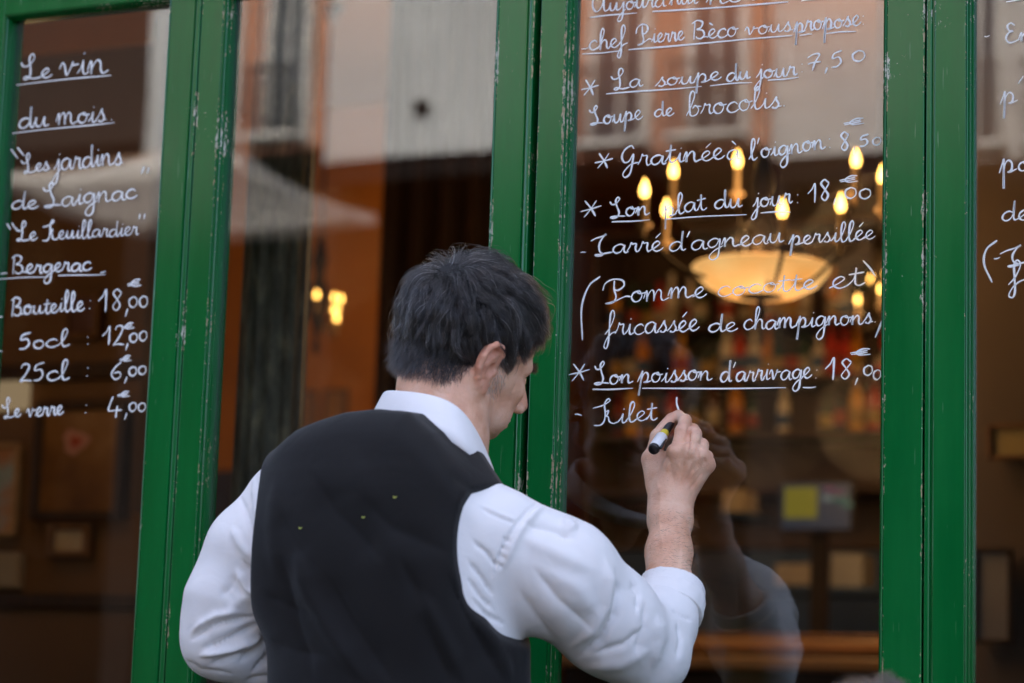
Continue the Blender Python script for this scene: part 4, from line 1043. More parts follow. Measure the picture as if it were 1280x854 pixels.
# ------------------------------------------------------------------ materials of the figure
def skin_mat():
    mt, n, l, b = new_mat('skin')
    tc = N(n, 'ShaderNodeTexCoord'); O = tc.outputs['Object']
    a = N(n, 'ShaderNodeTexNoise', i_Scale=26.0, i_Detail=5.0); l.new(O, a.inputs['Vector'])
    c = ramp(n, l, a.outputs[0], [(.32, (.66, .34, .21)), (.5, (.77, .45, .30)), (.7, (.83, .55, .39))])
    fr_ = N(n, 'ShaderNodeTexNoise', i_Scale=420.0, i_Detail=2.0); l.new(O, fr_.inputs['Vector'])
    sp_ = ramp(n, l, fr_.outputs[0], [(.66, (0, 0, 0)), (.74, (.35, .35, .35))])
    c = mixcol(n, l, sp_, c, (.3, .13, .08))
    red = N(n, 'ShaderNodeAttribute', attribute_name='red').outputs['Fac']
    c = mixcol(n, l, red, c, (.58, .17, .11))
    stub = N(n, 'ShaderNodeAttribute', attribute_name='stubble').outputs['Fac']
    c = mixcol(n, l, stub, c, (.3, .19, .15))
    l.new(c, b.inputs['Base Color'])
    b.inputs['Roughness'].default_value = .5
    b.inputs['Specular IOR Level'].default_value = .4
    b.inputs['Subsurface Weight'].default_value = .18
    b.inputs['Subsurface Scale'].default_value = .006
    b.inputs['Subsurface Radius'].default_value = (1, .35, .2)
    v = N(n, 'ShaderNodeTexVoronoi', i_Scale=520.0); l.new(O, v.inputs['Vector'])
    w2 = N(n, 'ShaderNodeTexNoise', i_Scale=150.0, i_Detail=4.0); l.new(O, w2.inputs['Vector'])
    h = math_node(n, l, 'ADD', v.outputs['Distance'], math_node(n, l, 'MULTIPLY', w2.outputs[0], 1.6))
    bp = N(n, 'ShaderNodeBump', i_Strength=.35, i_Distance=.0012); l.new(h, bp.inputs['Height']); l.new(bp.outputs[0], b.inputs['Normal'])
    return mt

def cloth_mat(name, col, rough, weave=900, bump=.15, sheen=.1, wr=0.0, var=.06):
    mt, n, l, b = new_mat(name)
    tc = N(n, 'ShaderNodeTexCoord'); O = tc.outputs['Object']
    nz = N(n, 'ShaderNodeTexNoise', i_Scale=7.0, i_Detail=4.0); l.new(O, nz.inputs['Vector'])
    c = np.array(col)
    l.new(ramp(n, l, nz.outputs[0], [(.3, tuple(c*(1-var))), (.7, tuple(np.minimum(1, c*(1+var))))]), b.inputs['Base Color'])
    b.inputs['Roughness'].default_value = rough
    b.inputs['Sheen Weight'].default_value = sheen
    b.inputs['Sheen Roughness'].default_value = .4
    b.inputs['Specular IOR Level'].default_value = .3
    w1 = N(n, 'ShaderNodeTexWave', i_Scale=float(weave)/6, i_Distortion=.6); w1.bands_direction = 'X'; l.new(O, w1.inputs['Vector'])
    w2 = N(n, 'ShaderNodeTexWave', i_Scale=float(weave)/6, i_Distortion=.6); w2.bands_direction = 'Z'; l.new(O, w2.inputs['Vector'])
    h = math_node(n, l, 'ADD', w1.outputs['Fac'], w2.outputs['Fac'])
    bp = N(n, 'ShaderNodeBump', i_Strength=bump, i_Distance=.0006); l.new(h, bp.inputs['Height'])
    if wr:
        w3 = N(n, 'ShaderNodeTexNoise', i_Scale=24.0, i_Detail=4.0, i_Roughness=.55, i_Distortion=1.2); l.new(O, w3.inputs['Vector'])
        vv = N(n, 'ShaderNodeTexVoronoi', i_Scale=11.0); vv.feature = 'DISTANCE_TO_EDGE'
        nd = N(n, 'ShaderNodeTexNoise', i_Scale=9.0, i_Detail=3.0); l.new(O, nd.inputs['Vector'])
        va = N(n, 'ShaderNodeVectorMath', operation='MULTIPLY_ADD'); l.new(nd.outputs['Color'], va.inputs[0]); va.inputs[1].default_value = (.16, .16, .16); l.new(O, va.inputs[2]); l.new(va.outputs[0], vv.inputs['Vector'])
        cr_ = ramp(n, l, vv.outputs['Distance'], [(0, (0, 0, 0)), (.12, (.6, .6, .6)), (.45, (1, 1, 1))])
        w3h = math_node(n, l, 'ADD', w3.outputs[0], math_node(n, l, 'MULTIPLY', cr_, .55))
        b2 = N(n, 'ShaderNodeBump', i_Strength=wr, i_Distance=.01); l.new(w3h, b2.inputs['Height'])
        l.new(bp.outputs[0], b2.inputs['Normal']); l.new(b2.outputs[0], b.inputs['Normal'])
    else: l.new(bp.outputs[0], b.inputs['Normal'])
    return mt

def hair_mat(name, col, col2, rough=.3):
    mt, n, l, b = new_mat(name)
    n.remove(b)
    h = N(n, 'ShaderNodeBsdfHairPrincipled'); h.model = 'CHIANG'; h.parametrization = 'COLOR'
    hi = N(n, 'ShaderNodeHairInfo')
    l.new(ramp(n, l, hi.outputs['Random'], [(.0, tuple(np.array(col)*.5)), (.5, col), (.85, col2), (.94, tuple(np.array(col2)*1.3)), (1, tuple(np.minimum(.8, np.array(col2)*6)))]), h.inputs['Color'])
    h.inputs['Roughness'].default_value = rough
    h.inputs['Radial Roughness'].default_value = .45
    h.inputs['Coat'].default_value = .35
    h.inputs['Random Roughness'].default_value = .3
    l.new(h.outputs[0], n['Material Output'].inputs[0])
    return mt

M_SKIN = skin_mat()
M_SHIRT = cloth_mat('white_cotton', (.84, .82, .81), .8, bump=.08, sheen=.1, wr=.08, var=.015)
M_VEST = cloth_mat('charcoal_wool', (.0070, .0064, .0066), .8, bump=.3, sheen=.14, wr=.06, var=.15)
M_TROU = cloth_mat('black_trousers', (.012, .012, .014), .8)
M_HAIR = hair_mat('black_hair', (.0028, .0022, .0021), (.036, .031, .029), .22)
M_HAIRG = hair_mat('greying_hair', (.10, .092, .09), (.42, .40, .39), .33)
M_CAP = simple('hair_roots', (.008, .007, .007), .8)
M_SHOE = simple('black_leather', (.01, .01, .01), .3)

# ------------------------------------------------------------------ head in its own frame: x right, y forward, z up, ear holes at z = 0
def head_field(q, ears=True):
    q = q.copy(); q[:, 2] = np.where(q[:, 2] < -.035, -.035+(q[:, 2]+.035)*1.2, q[:, 2])
    d = ell(q, (0, -.006, .046), (.0755, .094, .084))
    d = smin(d, ell(q, (0, .034, .044), (.064, .056, .062)), .02)
    d = smin(d, ell(q, (0, .038, -.030), (.054, .05, .062)), .03)
    for s in (1, -1):
        d = smin(d, cone(q, (s*.052, .008, -.052), (s*.012, .070, -.083), .017, .016), .022)      # jaw line
        d = smin(d, cone(q, (s*.058, .0, .0), (s*.054, .008, -.049), .014, .015), .02)          # ramus
        d = smin(d, cone(q, (s*.062, .02, .0), (s*.042, .07, -.014), .012, .016), .02)          # cheekbone
        d = smax(d, -sp(q, (s*.032, .1, .003), .017), .012)                                     # eye socket
        d = smin(d, cone(q, (s*.012, .088, .022), (s*.042, .076, .022), .009, .010), .012)      # brow
        d = smin(d, ell(q, (s*.031, .0775, .002), (.0145, .0115, .0095)), .004)                 # lids
        d = smin(d, ell(q, (s*.034, .062, -.055), (.02, .022, .03)), .02)                       # cheek
    d = smin(d, ell(q, (0, .072, -.079), (.02, .016, .015)), .014)                              # chin
    d = smin(d, cone(q, (0, .088, .018), (0, .113, -.027), .0075, .0105), .010)                 # nose
    for s in (1, -1): d = smin(d, ell(q, (s*.0125, .1035, -.033), (.0085, .011, .008)), .005)
    d = smin(d, ell(q, (0, .083, -.06), (.026, .016, .018)), .012)
    d = smin(d, ell(q, (0, .094, -.0565), (.021, .0085, .0055)), .004)
    d = smin(d, ell(q, (0, .093, -.067), (.019, .0085, .0065)), .004)
    d = smax(d, -ell(q, (0, .104, -.0615), (.02, .009, .0012)), .002)
    for s in (1, -1): d = smax(d, -ell(q, (s*.0068, .1065, -.0415), (.0042, .0065, .006)), .002)
    return d

EAR_RIM = [(.0765,.014,.010), (.083,.013,.024), (.0885,.005,.033), (.0925,-.006,.0345), (.0955,-.015,.027), (.0965,-.0195,.013), (.0945,-.0185,-.002), (.0905,-.013,-.014), (.086,-.006,-.022), (.081,.003,-.026), (.0775,.009,-.021)]
def ear_field(q, s=1):
    if s < 0: q = q*np.array([-1, 1, 1], np.float32)
    R = [.0034, .0036, .0038, .004, .004, .004, .0038, .0038, .0052, .0058, .004]
    d = chain(q, EAR_RIM, R, .003)
    # plate that carries the rim, hollowed at the concha
    pl = None
    for a in ((.078,.0,.02), (.084,-.006,.018), (.0865,-.009,.006), (.082,-.004,-.010), (.077,.0,.0)):
        e = ell(q, a, (.005, .0135, .0155)); pl = e if pl is None else smin(pl, e, .006)
    d = smin(d, pl, .003)
    d = smin(d, chain(q, [(.084,.006,.024), (.0905,-.003,.017), (.0905,-.010,.004), (.0865,-.006,-.010), (.081,.004,-.013)], [.0025,.0028,.0028,.0028,.003], .003), .0025)   # antihelix
    d = smax(d, -ell(q, (.0885, .004, .0005), (.0085, .0075, .0098)), .003)
    d = smin(d, ell(q, (.0795, .0125, -.002), (.0042, .0035, .006)), .003)     # tragus
    d = smin(d, ell(q, (.0825, -.001, -.0225), (.0048, .0085, .0075)), .004)   # lobe
    return d

def frame_from(az, pitch, roll=0.0):
    """columns: right, forward, up of a head that looks along azimuth az (right of +Y), pitched down"""
    f = np.array([math.sin(az)*math.cos(pitch), math.cos(az)*math.cos(pitch), -math.sin(pitch)])
    r = np.array([math.cos(az), -math.sin(az), 0.0])
    u = np.cross(r, f)
    c, s = math.cos(roll), math.sin(roll)
    r2 = c*r+s*u; u2 = -s*r+c*u
    return np.stack([r2, f, u2], 1)

# ------------------------------------------------------------------ the man
HR = frame_from(math.radians(33.0), math.radians(13), math.radians(-16))
EAR_W = P(608, 461, -.352)
HC = EAR_W - HR@np.array([.079, 0, 0])
HR32 = HR.astype(np.float32)
def to_head(p): return (p-HC.astype(np.float32))@HR32
def from_head(q): return HC+np.asarray(q)@HR.T

NB = P(553, 548, -.352)                 # neck base, centre
SHL = P(338, 625, -.400); SHR = P(640, 668, -.41)      # shoulder joints
# torso cross-sections: (z, centre pixel x at that height, half width, half depth)
def torso_params(z):
    zz = np.array([.78, .95, 1.05, 1.15, 1.25, 1.34, 1.40, 1.45, 1.49])
    cx = np.array([TCX-.0, TCX, TCX, TCX-.001, TCX-.003, TCX-.004, TCX, TCX+.01, TCX+.02])
    cy = np.array([-.40, -.40, -.405, -.415, -.425, -.425, -.42, -.41, -.40])
    a = np.array([.174, .172, .166, .168, .173, .175, .163, .12, .07])
    b = np.array([.12, .118, .112, .116, .122, .120, .105, .085, .065])
    return [(np.interp(z-.035, zz, v)+np.interp(z-.012, zz, v)+np.interp(z+.012, zz, v)+np.interp(z+.035, zz, v))*.25 for v in (cx, cy, a, b)]
TCX = float(P(494, 800, -.42)[0])
def torso_field(p, off=0.0):
    z = p[:, 2]
    cx, cy, a, b = torso_params(z)
    a = a+off; b = b+off
    x = (p[:, 0]-cx)/a; y = (p[:, 1]-cy)/b
    e = 2.35
    k = (np.abs(x)**e+np.abs(y)**e)**(1/e)
    d = (k-1)*np.minimum(a, b)*.95
    zt_ = np.interp(p[:, 0], [-.20, -.135, -.08, -.005, .04, .085, .12, .155, .19, .25], [1.315, 1.355, 1.384, 1.400, 1.402, 1.396, 1.370, 1.333, 1.292, 1.25])
    d = smax(d, (p[:, 2]-zt_-off+.40*np.maximum(0, p[:, 1]+.42))*.85, .035)
    d = smax(d, .74-p[:, 2], .03)
    # shoulder blades and yoke
    d = smin(d, cone(p, np.array([.03, -.395, 1.338]), SHL+np.array([.03, -.01, .0]), .056+off, .050+off), .05)
    d = smin(d, cone(p, np.array([.08, -.405, 1.338]), SHR+np.array([-.05, -.012, -.006]), .050+off, .042+off), .05)
    d = smin(d, ell(p, SHL+np.array([.09, -.065, -.08]), (.075+off, .045+off, .09)), .05)
    d = smin(d, ell(p, SHR+np.array([-.10, -.055, -.07]), (.075+off, .045+off, .09)), .05)
    return d.astype(np.float32)

ELR = P(806, 822, -.235)
CUF = P(838, 742, -.150)
RS = [SHR+np.array([-.02, 0, -.01]), P(700, 722, -.365), P(762, 778, -.295), ELR]
LEL = P(274, 800, -.445)
LS = [SHL+np.array([.02, 0, -.02]), P(318, 690, -.43), P(288, 755, -.44), LEL]
def sleeve_r(p):
    d = chain(p, RS, [.070, .0710, .064, .053], .03)
    d = smin(d, ell(p, P(812, 806, -.23), (.040, .045, .05)), .03)
    fa = chain(p, [P(812, 815, -.225), P(826, 780, -.19), P(837, 752, -.158)], [.050, .045, .0395], .02)
    d = smin(d, fa, .02)
    return d
def sleeve_l(p):
    d = chain(p, LS, [.056, .060, .057, .046], .03)
    d = smin(d, cone(p, LEL, P(360, 838, -.36), .043, .045), .03)
    return d
CUFN = (P(841, 725, -.14)-P(832, 770, -.18)); CUFN /= np.linalg.norm(CUFN)
CUFC = P(837, 751, -.154)
def cuff_field(p):
    """double-folded cuff ring"""
    q = p-CUFC.astype(np.float32)
    h = q@CUFN.astype(np.float32)
    rad = np.linalg.norm(q-h[:, None]*CUFN.astype(np.float32), axis=1)
    ang = np.arctan2(q[:, 2], q[:, 0])
    R = .0405+.0012*np.sin(ang*3+1)
    d = np.maximum(np.abs(rad-R)-.0032, np.abs(h)-.0215)
    d2 = np.maximum(np.abs(rad-R-.004)-.003, np.abs(h+.010)-.0125)
    return smin(d-.001, d2-.001, .002)

def shirt_field(p):
    d = smin(torso_field(p, -.005), sleeve_r(p), .03)
    d = smin(d, sleeve_l(p), .025)
    # open the end of the rolled right sleeve
    q = p-CUFC.astype(np.float32); h = q@CUFN.astype(np.float32)
    near = np.linalg.norm(q, axis=1)-.075
    d = smax(d, np.minimum(-near, 1e3)*0+np.where(near < 0, h+.014, -1), .004)
    return d.astype(np.float32)

# vest: a layer over the torso, cut at the armholes and the neck
AHR_C = P(630, 686, -.52); AHL_C = P(294, 668, -.50)
def vest_field(p):
    d = torso_field(p, .0085)
    # right armhole: slanted elliptic hole
    q = p-AHR_C.astype(np.float32)
    g = np.sqrt((q[:, 0]/.069)**2+((q[:, 2]+.12*q[:, 0])/.124)**2)-1
    d = smax(d, np.where(q[:, 0] > -.12, -g*.068, -1), .004)
    q = p-AHL_C.astype(np.float32)
    g = np.sqrt((q[:, 0]/.038)**2+((q[:, 2]-.0)/.13)**2)-1
    d = smax(d, np.where(q[:, 0] < .12, -g*.038, -1), .004)
    # neck opening
    n_ = cone(p, P(551, 580, -.370), P(556, 480, -.345), .071, .082)
    d = smax(d, -n_, .004)
    d = smax(d, .90-p[:, 2], .004)
    return d.astype(np.float32)

# collar band + fall
CN = HC-NB; CN = CN/np.linalg.norm(CN)
def collar_field(p):
    pts_top = []
    return None

BODY_MARK_R = [  # right sleeve: yoke seam, sleeve-head seam with gathers, then the long folds
 ([(598,634),(622,646),(647,656)], -.0030, 1.7), ([(600,630),(624,642),(648,652)], .0016, 2.5),
 ([(680,622),(660,638),(646,655),(632,678),(622,700),(614,724)], -.0048, 1.8), ([(686,628),(664,645),(650,664),(638,688),(629,712)], .0040, 5),
 ([(628,672),(640,679)], -.0028, 1.8), ([(624,682),(637,689)], -.0028, 1.8), ([(621,692),(634,699)], -.0028, 1.8), ([(617,703),(630,710)], -.0028, 1.8),
 ([(590,676),(610,692),(622,712)], -.0045, 3), ([(584,700),(602,722),(616,744)], -.0040, 3.5), ([(584,722),(600,745),(618,764)], -.0040, 3.5), ([(590,748),(608,768),(632,782)], -.0035, 3.5),
 ([(655,655),(690,662),(722,674)], -.0055, 7), ([(655,672),(695,690),(738,712)], .0040, 12),
 ([(702,650),(713,655),(719,664)], .0060, 6), ([(698,665),(712,670)], -.0035, 4),
 ([(668,712),(700,752),(738,784)], -.0035, 9), ([(650,740),(672,775),(702,812)], -.0030, 9), ([(690,715),(725,738),(745,768)], .0030, 12),
 ([(757,700),(762,728),(758,758),(742,786),(716,808)], .0065, 9), ([(768,712),(773,740),(768,770),(750,800),(722,822)], -.0085, 5.5),
 ([(788,727),(798,744),(796,768)], -.0045, 4), ([(806,750),(806,785),(792,822)], -.0040, 7), ([(822,770),(826,800),(816,836)], .0040, 7),
 ([(742,818),(780,806),(806,786)], -.0045, 6), ([(732,836),(776,832),(812,812)], .0035, 9),
 ([(846,778),(850,800),(846,824)], -.0035, 4), ([(840,762),(852,770),(866,776)], -.0030, 2.5),
]
BODY_MARK_L = [
 ([(238,800),(262,782),(290,776),(325,770)], -.0075, 5), ([(240,790),(270,770),(300,765)], .005, 6),
 ([(252,812),(285,800),(330,778)], -.010, 6.5), ([(250,820),(290,812),(320,800)], .007, 5), ([(262,832),(290,822),(330,808)], -.005, 6),
 ([(300,828),(325,805),(343,790)], -.009, 6), ([(315,840),(335,820),(345,806)], -.007, 4), ([(305,815),(328,795)], .005, 4),
 ([(303,700),(318,722),(334,735)], -.008, 6), ([(296,712),(310,735),(330,745)], .006, 6), ([(322,738),(336,740)], -.007, 3.5),
 ([(282,770),(300,750),(320,745)], .004, 9), ([(276,745),(288,735),(296,718)], -.004, 6), ([(300,620),(310,650),(322,690)], -.005, 5),
 ([(318,600),(322,640),(330,670)], .004, 5), ([(290,660),(300,680),(318,700)], .004, 6), ([(232,825),(250,838),(290,842)], -.003, 5),
 ([(330,560),(318,600)], -.003, 4), ([(308,850),(330,846),(345,848)], -.005, 4),
]
VEST_MARK = [
 ([(395,600),(420,640),(450,670),(480,700)], -.006, 18), ([(370,690),(385,740),(420,800),(455,850)], .008, 11), ([(352,700),(368,770),(392,850)], -.005, 10), ([(408,720),(440,780),(490,850)], -.006, 14),
 ([(520,740),(550,790),(580,850)], .006, 10), ([(500,700),(530,760),(560,850)], -.005, 12), ([(560,720),(590,780),(630,850)], -.006, 10), ([(590,760),(615,800),(640,850)], .005, 8),
 ([(345,600),(340,660),(345,720)], .003, 8), ([(430,560),(470,640),(500,720)], .003, 16), ([(450,620),(490,660),(560,690)], -.004, 16), ([(350,640),(380,700)], -.003, 12),
 ([(560,590),(590,610),(600,640)], -.003, 10), ([(332,740),(360,760),(400,770)], -.003, 8), ([(340,800),(370,815),(410,820)], -.003, 8),
]

man = empty('person')
tag(man, 'man in white shirt and dark vest writing on the window with a marker', 'person')

# shirt
lo = np.array([-.62, -.62, .86]); hi = np.array([.42, -.06, 1.56])
V, F_ = polygonise(shirt_field, lo, hi, .0030)
V = sculpt(V, F_, [(a, b_*1.1, c*.9) for a, b_, c in BODY_MARK_R]+[(a, b_*1.2, c*.85) for a, b_, c in BODY_MARK_L])
V = V+normals(V, F_)*(.0010*vnoise(V, 28, 1)+.0005*vnoise(V*np.array([1, 1, .6]), 60, 2))[:, None]
shirt = mesh_obj('shirt', V, F_, M_SHIRT, man, smooth=True)
V, F_ = polygonise(cuff_field, CUFC-.07, CUFC+.07, .0016)
V = V+normals(V, F_)*(.0008*vnoise(V, 90, 1))[:, None]
cuff = mesh_obj('rolled_cuff', V, F_, M_SHIRT, shirt, smooth=True)

# vest
V, F_ = polygonise(vest_field, lo, hi, .0042)
V0 = V; V = sculpt(V, F_, [(a, b_*1.05, c*1.1) for a, b_, c in VEST_MARK]); dv = V-V0; ln_ = np.linalg.norm(dv, axis=1, keepdims=True); V = V0+dv*np.minimum(1, .0085/np.maximum(ln_, 1e-9))
V = V+normals(V, F_)*(.0012*vnoise(V, 14, 5))[:, None]
vest = mesh_obj('vest', V, F_, M_VEST, man, smooth=True)

# collar: a standing band with a fall, lofted through rings measured round the neck
def ribbon_loft(rings, name, mat, parent):
    """rings: list of (m,3) arrays, closed between first and last ring, open along m"""
    m_ = len(rings[0]); V = np.vstack(rings); F = []
    k = len(rings)
    for i in range(k):
        for j in range(m_-1):
            a, b_ = i*m_+j, ((i+1) % k)*m_+j
            F.append((a, a+1, b_+1, b_))
    F.append(tuple(i*m_ for i in range(k))); F.append(tuple(i*m_+m_-1 for i in range(k-1, -1, -1)))
    return mesh_obj(name, V, F, mat, parent, smooth=True)
def closed_ring(pts, n=72):
    q = np.array([P(*a) for a in pts]); q = np.vstack([q[-2:], q, q[:2]])
    out = []
    for i in range(1, len(q)-2):
        a_, b_, c_, d_ = q[i-1], q[i], q[i+1], q[i+2]
        for t in np.linspace(0, 1, 8, endpoint=False):
            out.append(.5*((2*b_)+(-a_+c_)*t+(2*a_-5*b_+4*c_-d_)*t*t+(-a_+3*b_-3*c_+d_)*t**3))
    return np.array(out)
CT = closed_ring([(480,490,-.395),(507,490,-.432),(540,495,-.442),(566,505,-.436),(586,523,-.415),(603,551,-.38),(616,584,-.335),(612,592,-.285),(575,575,-.262),(520,535,-.285),(484,502,-.335)])
CB = closed_ring([(465,520,-.405),(495,526,-.452),(538,540,-.472),(573,556,-.460),(594,574,-.436),(608,585,-.395),(619,591,-.335),(613,602,-.275),(570,592,-.245),(510,560,-.27),(468,535,-.335)])
_cc = CT.mean(0)
def _in(Rg, d): v = Rg-_cc; v[:, 2] = 0; v /= np.linalg.norm(v, axis=1, keepdims=True); return Rg-v*d
_up = np.array([0, 0, 1.0])
COLLAR_RINGS = [_in(CB, .012)-_up*.012, _in(CT, .0035)-_up*.002, _in(CT, .002)+_up*.001, CT-_up*.001, CT*.66+CB*.34+(-_in(CT, -1)*0), CT*.33+CB*.67-_in(CB, .0)*0, CB-_up*.001, _in(CB, .003)-_up*.003]
COLLAR_RINGS = [np.vstack([r_, r_[:1]]) for r_ in COLLAR_RINGS]
collar = ribbon_loft(COLLAR_RINGS, 'collar', M_SHIRT, shirt)

# ------------------------------------------------------------------ body: head, neck, right forearm and hand as one surface
WR = P(838, 628, -.072)
FA = [P(816, 806, -.217), P(835, 742, -.150), P(836, 690, -.110), P(838, 650, -.082), WR]
FR = [.030, .0335, .0285, .0262, .0265]
# hand skeleton (pixel, pixel, distance from the glass)
MCP = [P(846, 567, -.083), P(864, 566, -.081), P(877, 572, -.074), P(884, 582, -.062)]
IDX = [MCP[0], P(853, 540, -.066), P(856, 526, -.042), P(848, 519, -.019)]
MID = [MCP[1], P(868, 543, -.058), P(866, 538, -.034), P(854, 530, -.018)]
RIN = [MCP[2], P(877, 557, -.050), P(872, 556, -.026), P(860, 552, -.020)]
LIT = [MCP[3], P(883, 571, -.042), P(876, 572, -.024), P(866, 570, -.024)]
THU = [P(825, 612, -.062), P(815, 574, -.056), P(823, 546, -.047), P(839, 525, -.026)]
def arm_field(p):
    d = chain(p, FA, FR, .02)
    # forearm is broader than deep near the wrist
    d = smin(d, ell(p, P(837, 638, -.078), (.0285, .021, .04)), .015)
    # palm: metacarpals fanned from the wrist
    wr = [P(828, 618, -.068), P(836, 614, -.072), P(845, 614, -.072), P(853, 617, -.068)]
    hb = None
    for w0, m0, r1 in zip(wr, MCP, (.0135, .0138, .0125, .0115)):
        c = cone(p, w0, m0, .0145, r1); hb = c if hb is None else smin(hb, c, .012)
    hb = smin(hb, ell(p, P(846, 596, -.058), (.034, .018, .036)), .015)
    hb = smin(hb, cone(p, P(824, 608, -.058), THU[1], .018, .0135), .014)       # thumb ball
    hb = smin(hb, ell(p, P(826, 588, -.062), (.017, .013, .026)), .014)         # web muscle
    d = smin(d, hb, .016)
    # tendons and knuckles
    for w0, m0 in zip(wr[:3], MCP[:3]):
        d = smin(d, cone(p, w0*.35+m0*.65+np.array([0, -.0135, 0]), m0+np.array([0, -.0105, 0]), .0022, .004), .006)
    for m0, r in zip(MCP, (.0118, .0118, .0112, .0108)): d = smin(d, sp(p, m0+np.array([0, -.004, .002]), r), .006)
    def finger(pts, r, k=.0035):
        f = chain(p, pts, r, .003)
        f = smin(f, sp(p, pts[1], r[1]*1.10), .003)
        f = smin(f, sp(p, pts[2], r[2]*1.07), .002)
        return f
    fi = finger(IDX, [.0112, .0098, .0088, .0076])
    fm = finger(MID, [.0112, .0098, .0088, .0078])
    fr_ = finger(RIN, [.0105, .0092, .0082, .0074])
    fl = finger(LIT, [.0098, .0082, .0074, .0066])
    th = finger(THU, [.0150, .0118, .0112, .0100])
    f = np.minimum(np.minimum(fi, fm), np.minimum(fr_, fl))
    d = smin(d, f, .004)
    d = smin(d, th, .007)
    return d.astype(np.float32)
def skull(p):
    q = to_head(p)
    d = head_field(q)
    e = ear_field(q, 1); d = smin(d, e, .0035)
    d = smin(d, ear_field(q, -1), .0035)
    return d
NK = [from_head((0, -.030, -.01)), from_head((0, -.030, -.01))*.5+NB*.5, NB, NB+np.array([-.005, -.0, -.07])]
def head_neck(p):
    d = skull(p)
    n_ = chain(p, NK, [.055, .053, .055, .062], .03)
    d = smin(d, n_, .02)
    q1 = from_head((.062, -.018, -.022)); q2 = NB+np.array([.030, .040, -.03])
    d = smin(d, cone(p, q1, q2, .012, .012), .018)        # sternomastoid
    q1 = from_head((.0, .03, -.08)); d = smin(d, cone(p, q1*.5+from_head((0, 0, -.06))*.5, NB+np.array([-.01, .025, -.03]), .020, .026), .03)
    return d.astype(np.float32)
hb = np.array([from_head(v) for v in ((-.12, -.13, -.14), (.12, .14, .15), (-.12, .14, -.14), (.12, -.13, .15), (-.12, -.13, .15), (.12, .14, -.14), (.12, -.13, -.14), (-.12, .14, .15))])
lo = hb.min(0); hi = hb.max(0); lo = np.minimum(lo, NB-.1)
# left hand resting in front of the hip, hidden from the photographer
LW_ = P(430, 870, -.30)
def lhand(p):
    d = chain(p, [P(350, 838, -.37), P(400, 850, -.325), LW_], [.024, .024, .024], .02)
    d = smin(d, cone(p, LW_, LW_+np.array([.06, .03, -.02]), .02, .024), .02)
    for k in range(4):
        a = LW_+np.array([.06, .045-.004*k, .01-.02*k]); d = smin(d, chain(p, [a, a+np.array([.035, -.012, -.006]), a+np.array([.045, -.038, -.01])], [.0105, .0095, .008], .003), .005)
    d = smin(d, chain(p, [LW_+np.array([.02, .0, .02]), LW_+np.array([.05, -.03, .035]), LW_+np.array([.075, -.04, .03])], [.013, .011, .009], .004), .008)
    return d
def trunk(p):
    d = chain(p, [NB+np.array([-.01, 0, -.07]), (TCX, -.41, 1.2), (TCX, -.41, 1.0)], [.05, .07, .07], .03)
    d = smin(d, chain(p, [(TCX, -.41, 1.24), SHR, P(762, 778, -.295), ELR+np.array([0, 0, .012]), FA[0], FA[1]], [.04, .034, .026, .018, .020, .026], .02), .02)
    d = smin(d, chain(p, [(TCX, -.41, 1.26), SHL, LEL+np.array([.02, 0, .01]), P(350, 838, -.37)], [.04, .03, .022, .024], .02), .02)
    return d
def boxed(f, p, l, h, out):
    m_ = ((p > l.astype(np.float32)) & (p < h.astype(np.float32))).all(1)
    if m_.any(): out[m_] = smin(out[m_], f(p[m_]), .004) if out is not None else f(p[m_])
BL = [(arm_field, np.array([.08, -.27, 1.12]), np.array([.40, .02, 1.50])), (head_neck, lo-.02, hi+.02), (lhand, P(350, 838, -.37)-np.array([.05, .06, .16]), LW_+np.array([.16, .14, .12]))]
def body_field(p):
    out = trunk(p).astype(np.float32)
    for f, l, h in BL: boxed(f, p, l, h, out)
    return out
Vb, Fb = polygonise(body_field, np.array([-.42, -.55, .95]), np.array([.42, .02, max(1.5, hi[2]+.02)]), .0021)
Vb = sculpt(Vb, Fb, [([(812,624),(838,628),(862,624)], -.0007, 2.0), ([(848,532),(860,534)], -.0012, 1.2), ([(848,538),(860,540)], -.0008, 1.2),
   ([(828,560),(838,580),(842,604)], -.0026, 4), ([(856,572),(853,590),(848,610)], -.0022, 3.0), ([(869,576),(863,592),(855,610)], -.0022, 3.0), ([(880,588),(870,602),(860,614)], -.0015, 3),
   ([(858,570),(861,556),(861,543),(861,530)], -.0045, 1.9), ([(871,574),(873,562),(875,550)], -.0042, 1.8), ([(836,548),(841,536),(846,526)], -.003, 2), ([(882,580),(881,572)], -.0025, 1.6),
   ([(862,600),(868,590),(874,585)], .0013, 1.6), ([(850,604),(846,590),(852,580)], .0012, 1.3), ([(820,600),(826,618),(824,650),(830,700)], .0012, 2), ([(846,640),(850,680),(846,720)], -.0015, 4),
   ([(574,520),(582,540),(590,560)], -.0025, 3), ([(540,485),(552,492),(566,494)], -.0014, 2), ([(646,478),(640,492),(634,505)], -.0015, 3), ([(628,500),(622,520),(618,545)], -.001, 5)])
nrm_b = normals(Vb, Fb)
Vb = Vb+nrm_b*(.0003*vnoise(Vb, 260, 3)+.0005*vnoise(Vb, 70, 4))[:, None]
q2 = to_head(Vb.astype(np.float32))
nearh = np.linalg.norm(q2, axis=1) < .2
red = np.zeros(len(Vb)); stub = np.zeros(len(Vb))
ear_d = ear_field(q2[nearh], 1)
red[nearh] = np.clip(1-np.maximum(ear_d, 0)/.004, 0, 1)*.4 + np.clip(1-np.linalg.norm(q2[nearh]-np.array([0, .11, -.03]), axis=1)/.03, 0, 1)*.45
stub[nearh] = (np.clip((-.03-q2[:, 2])/.03, 0, 1)*np.clip((q2[:, 1]-.0)/.03, 0, 1)*.18)[nearh]
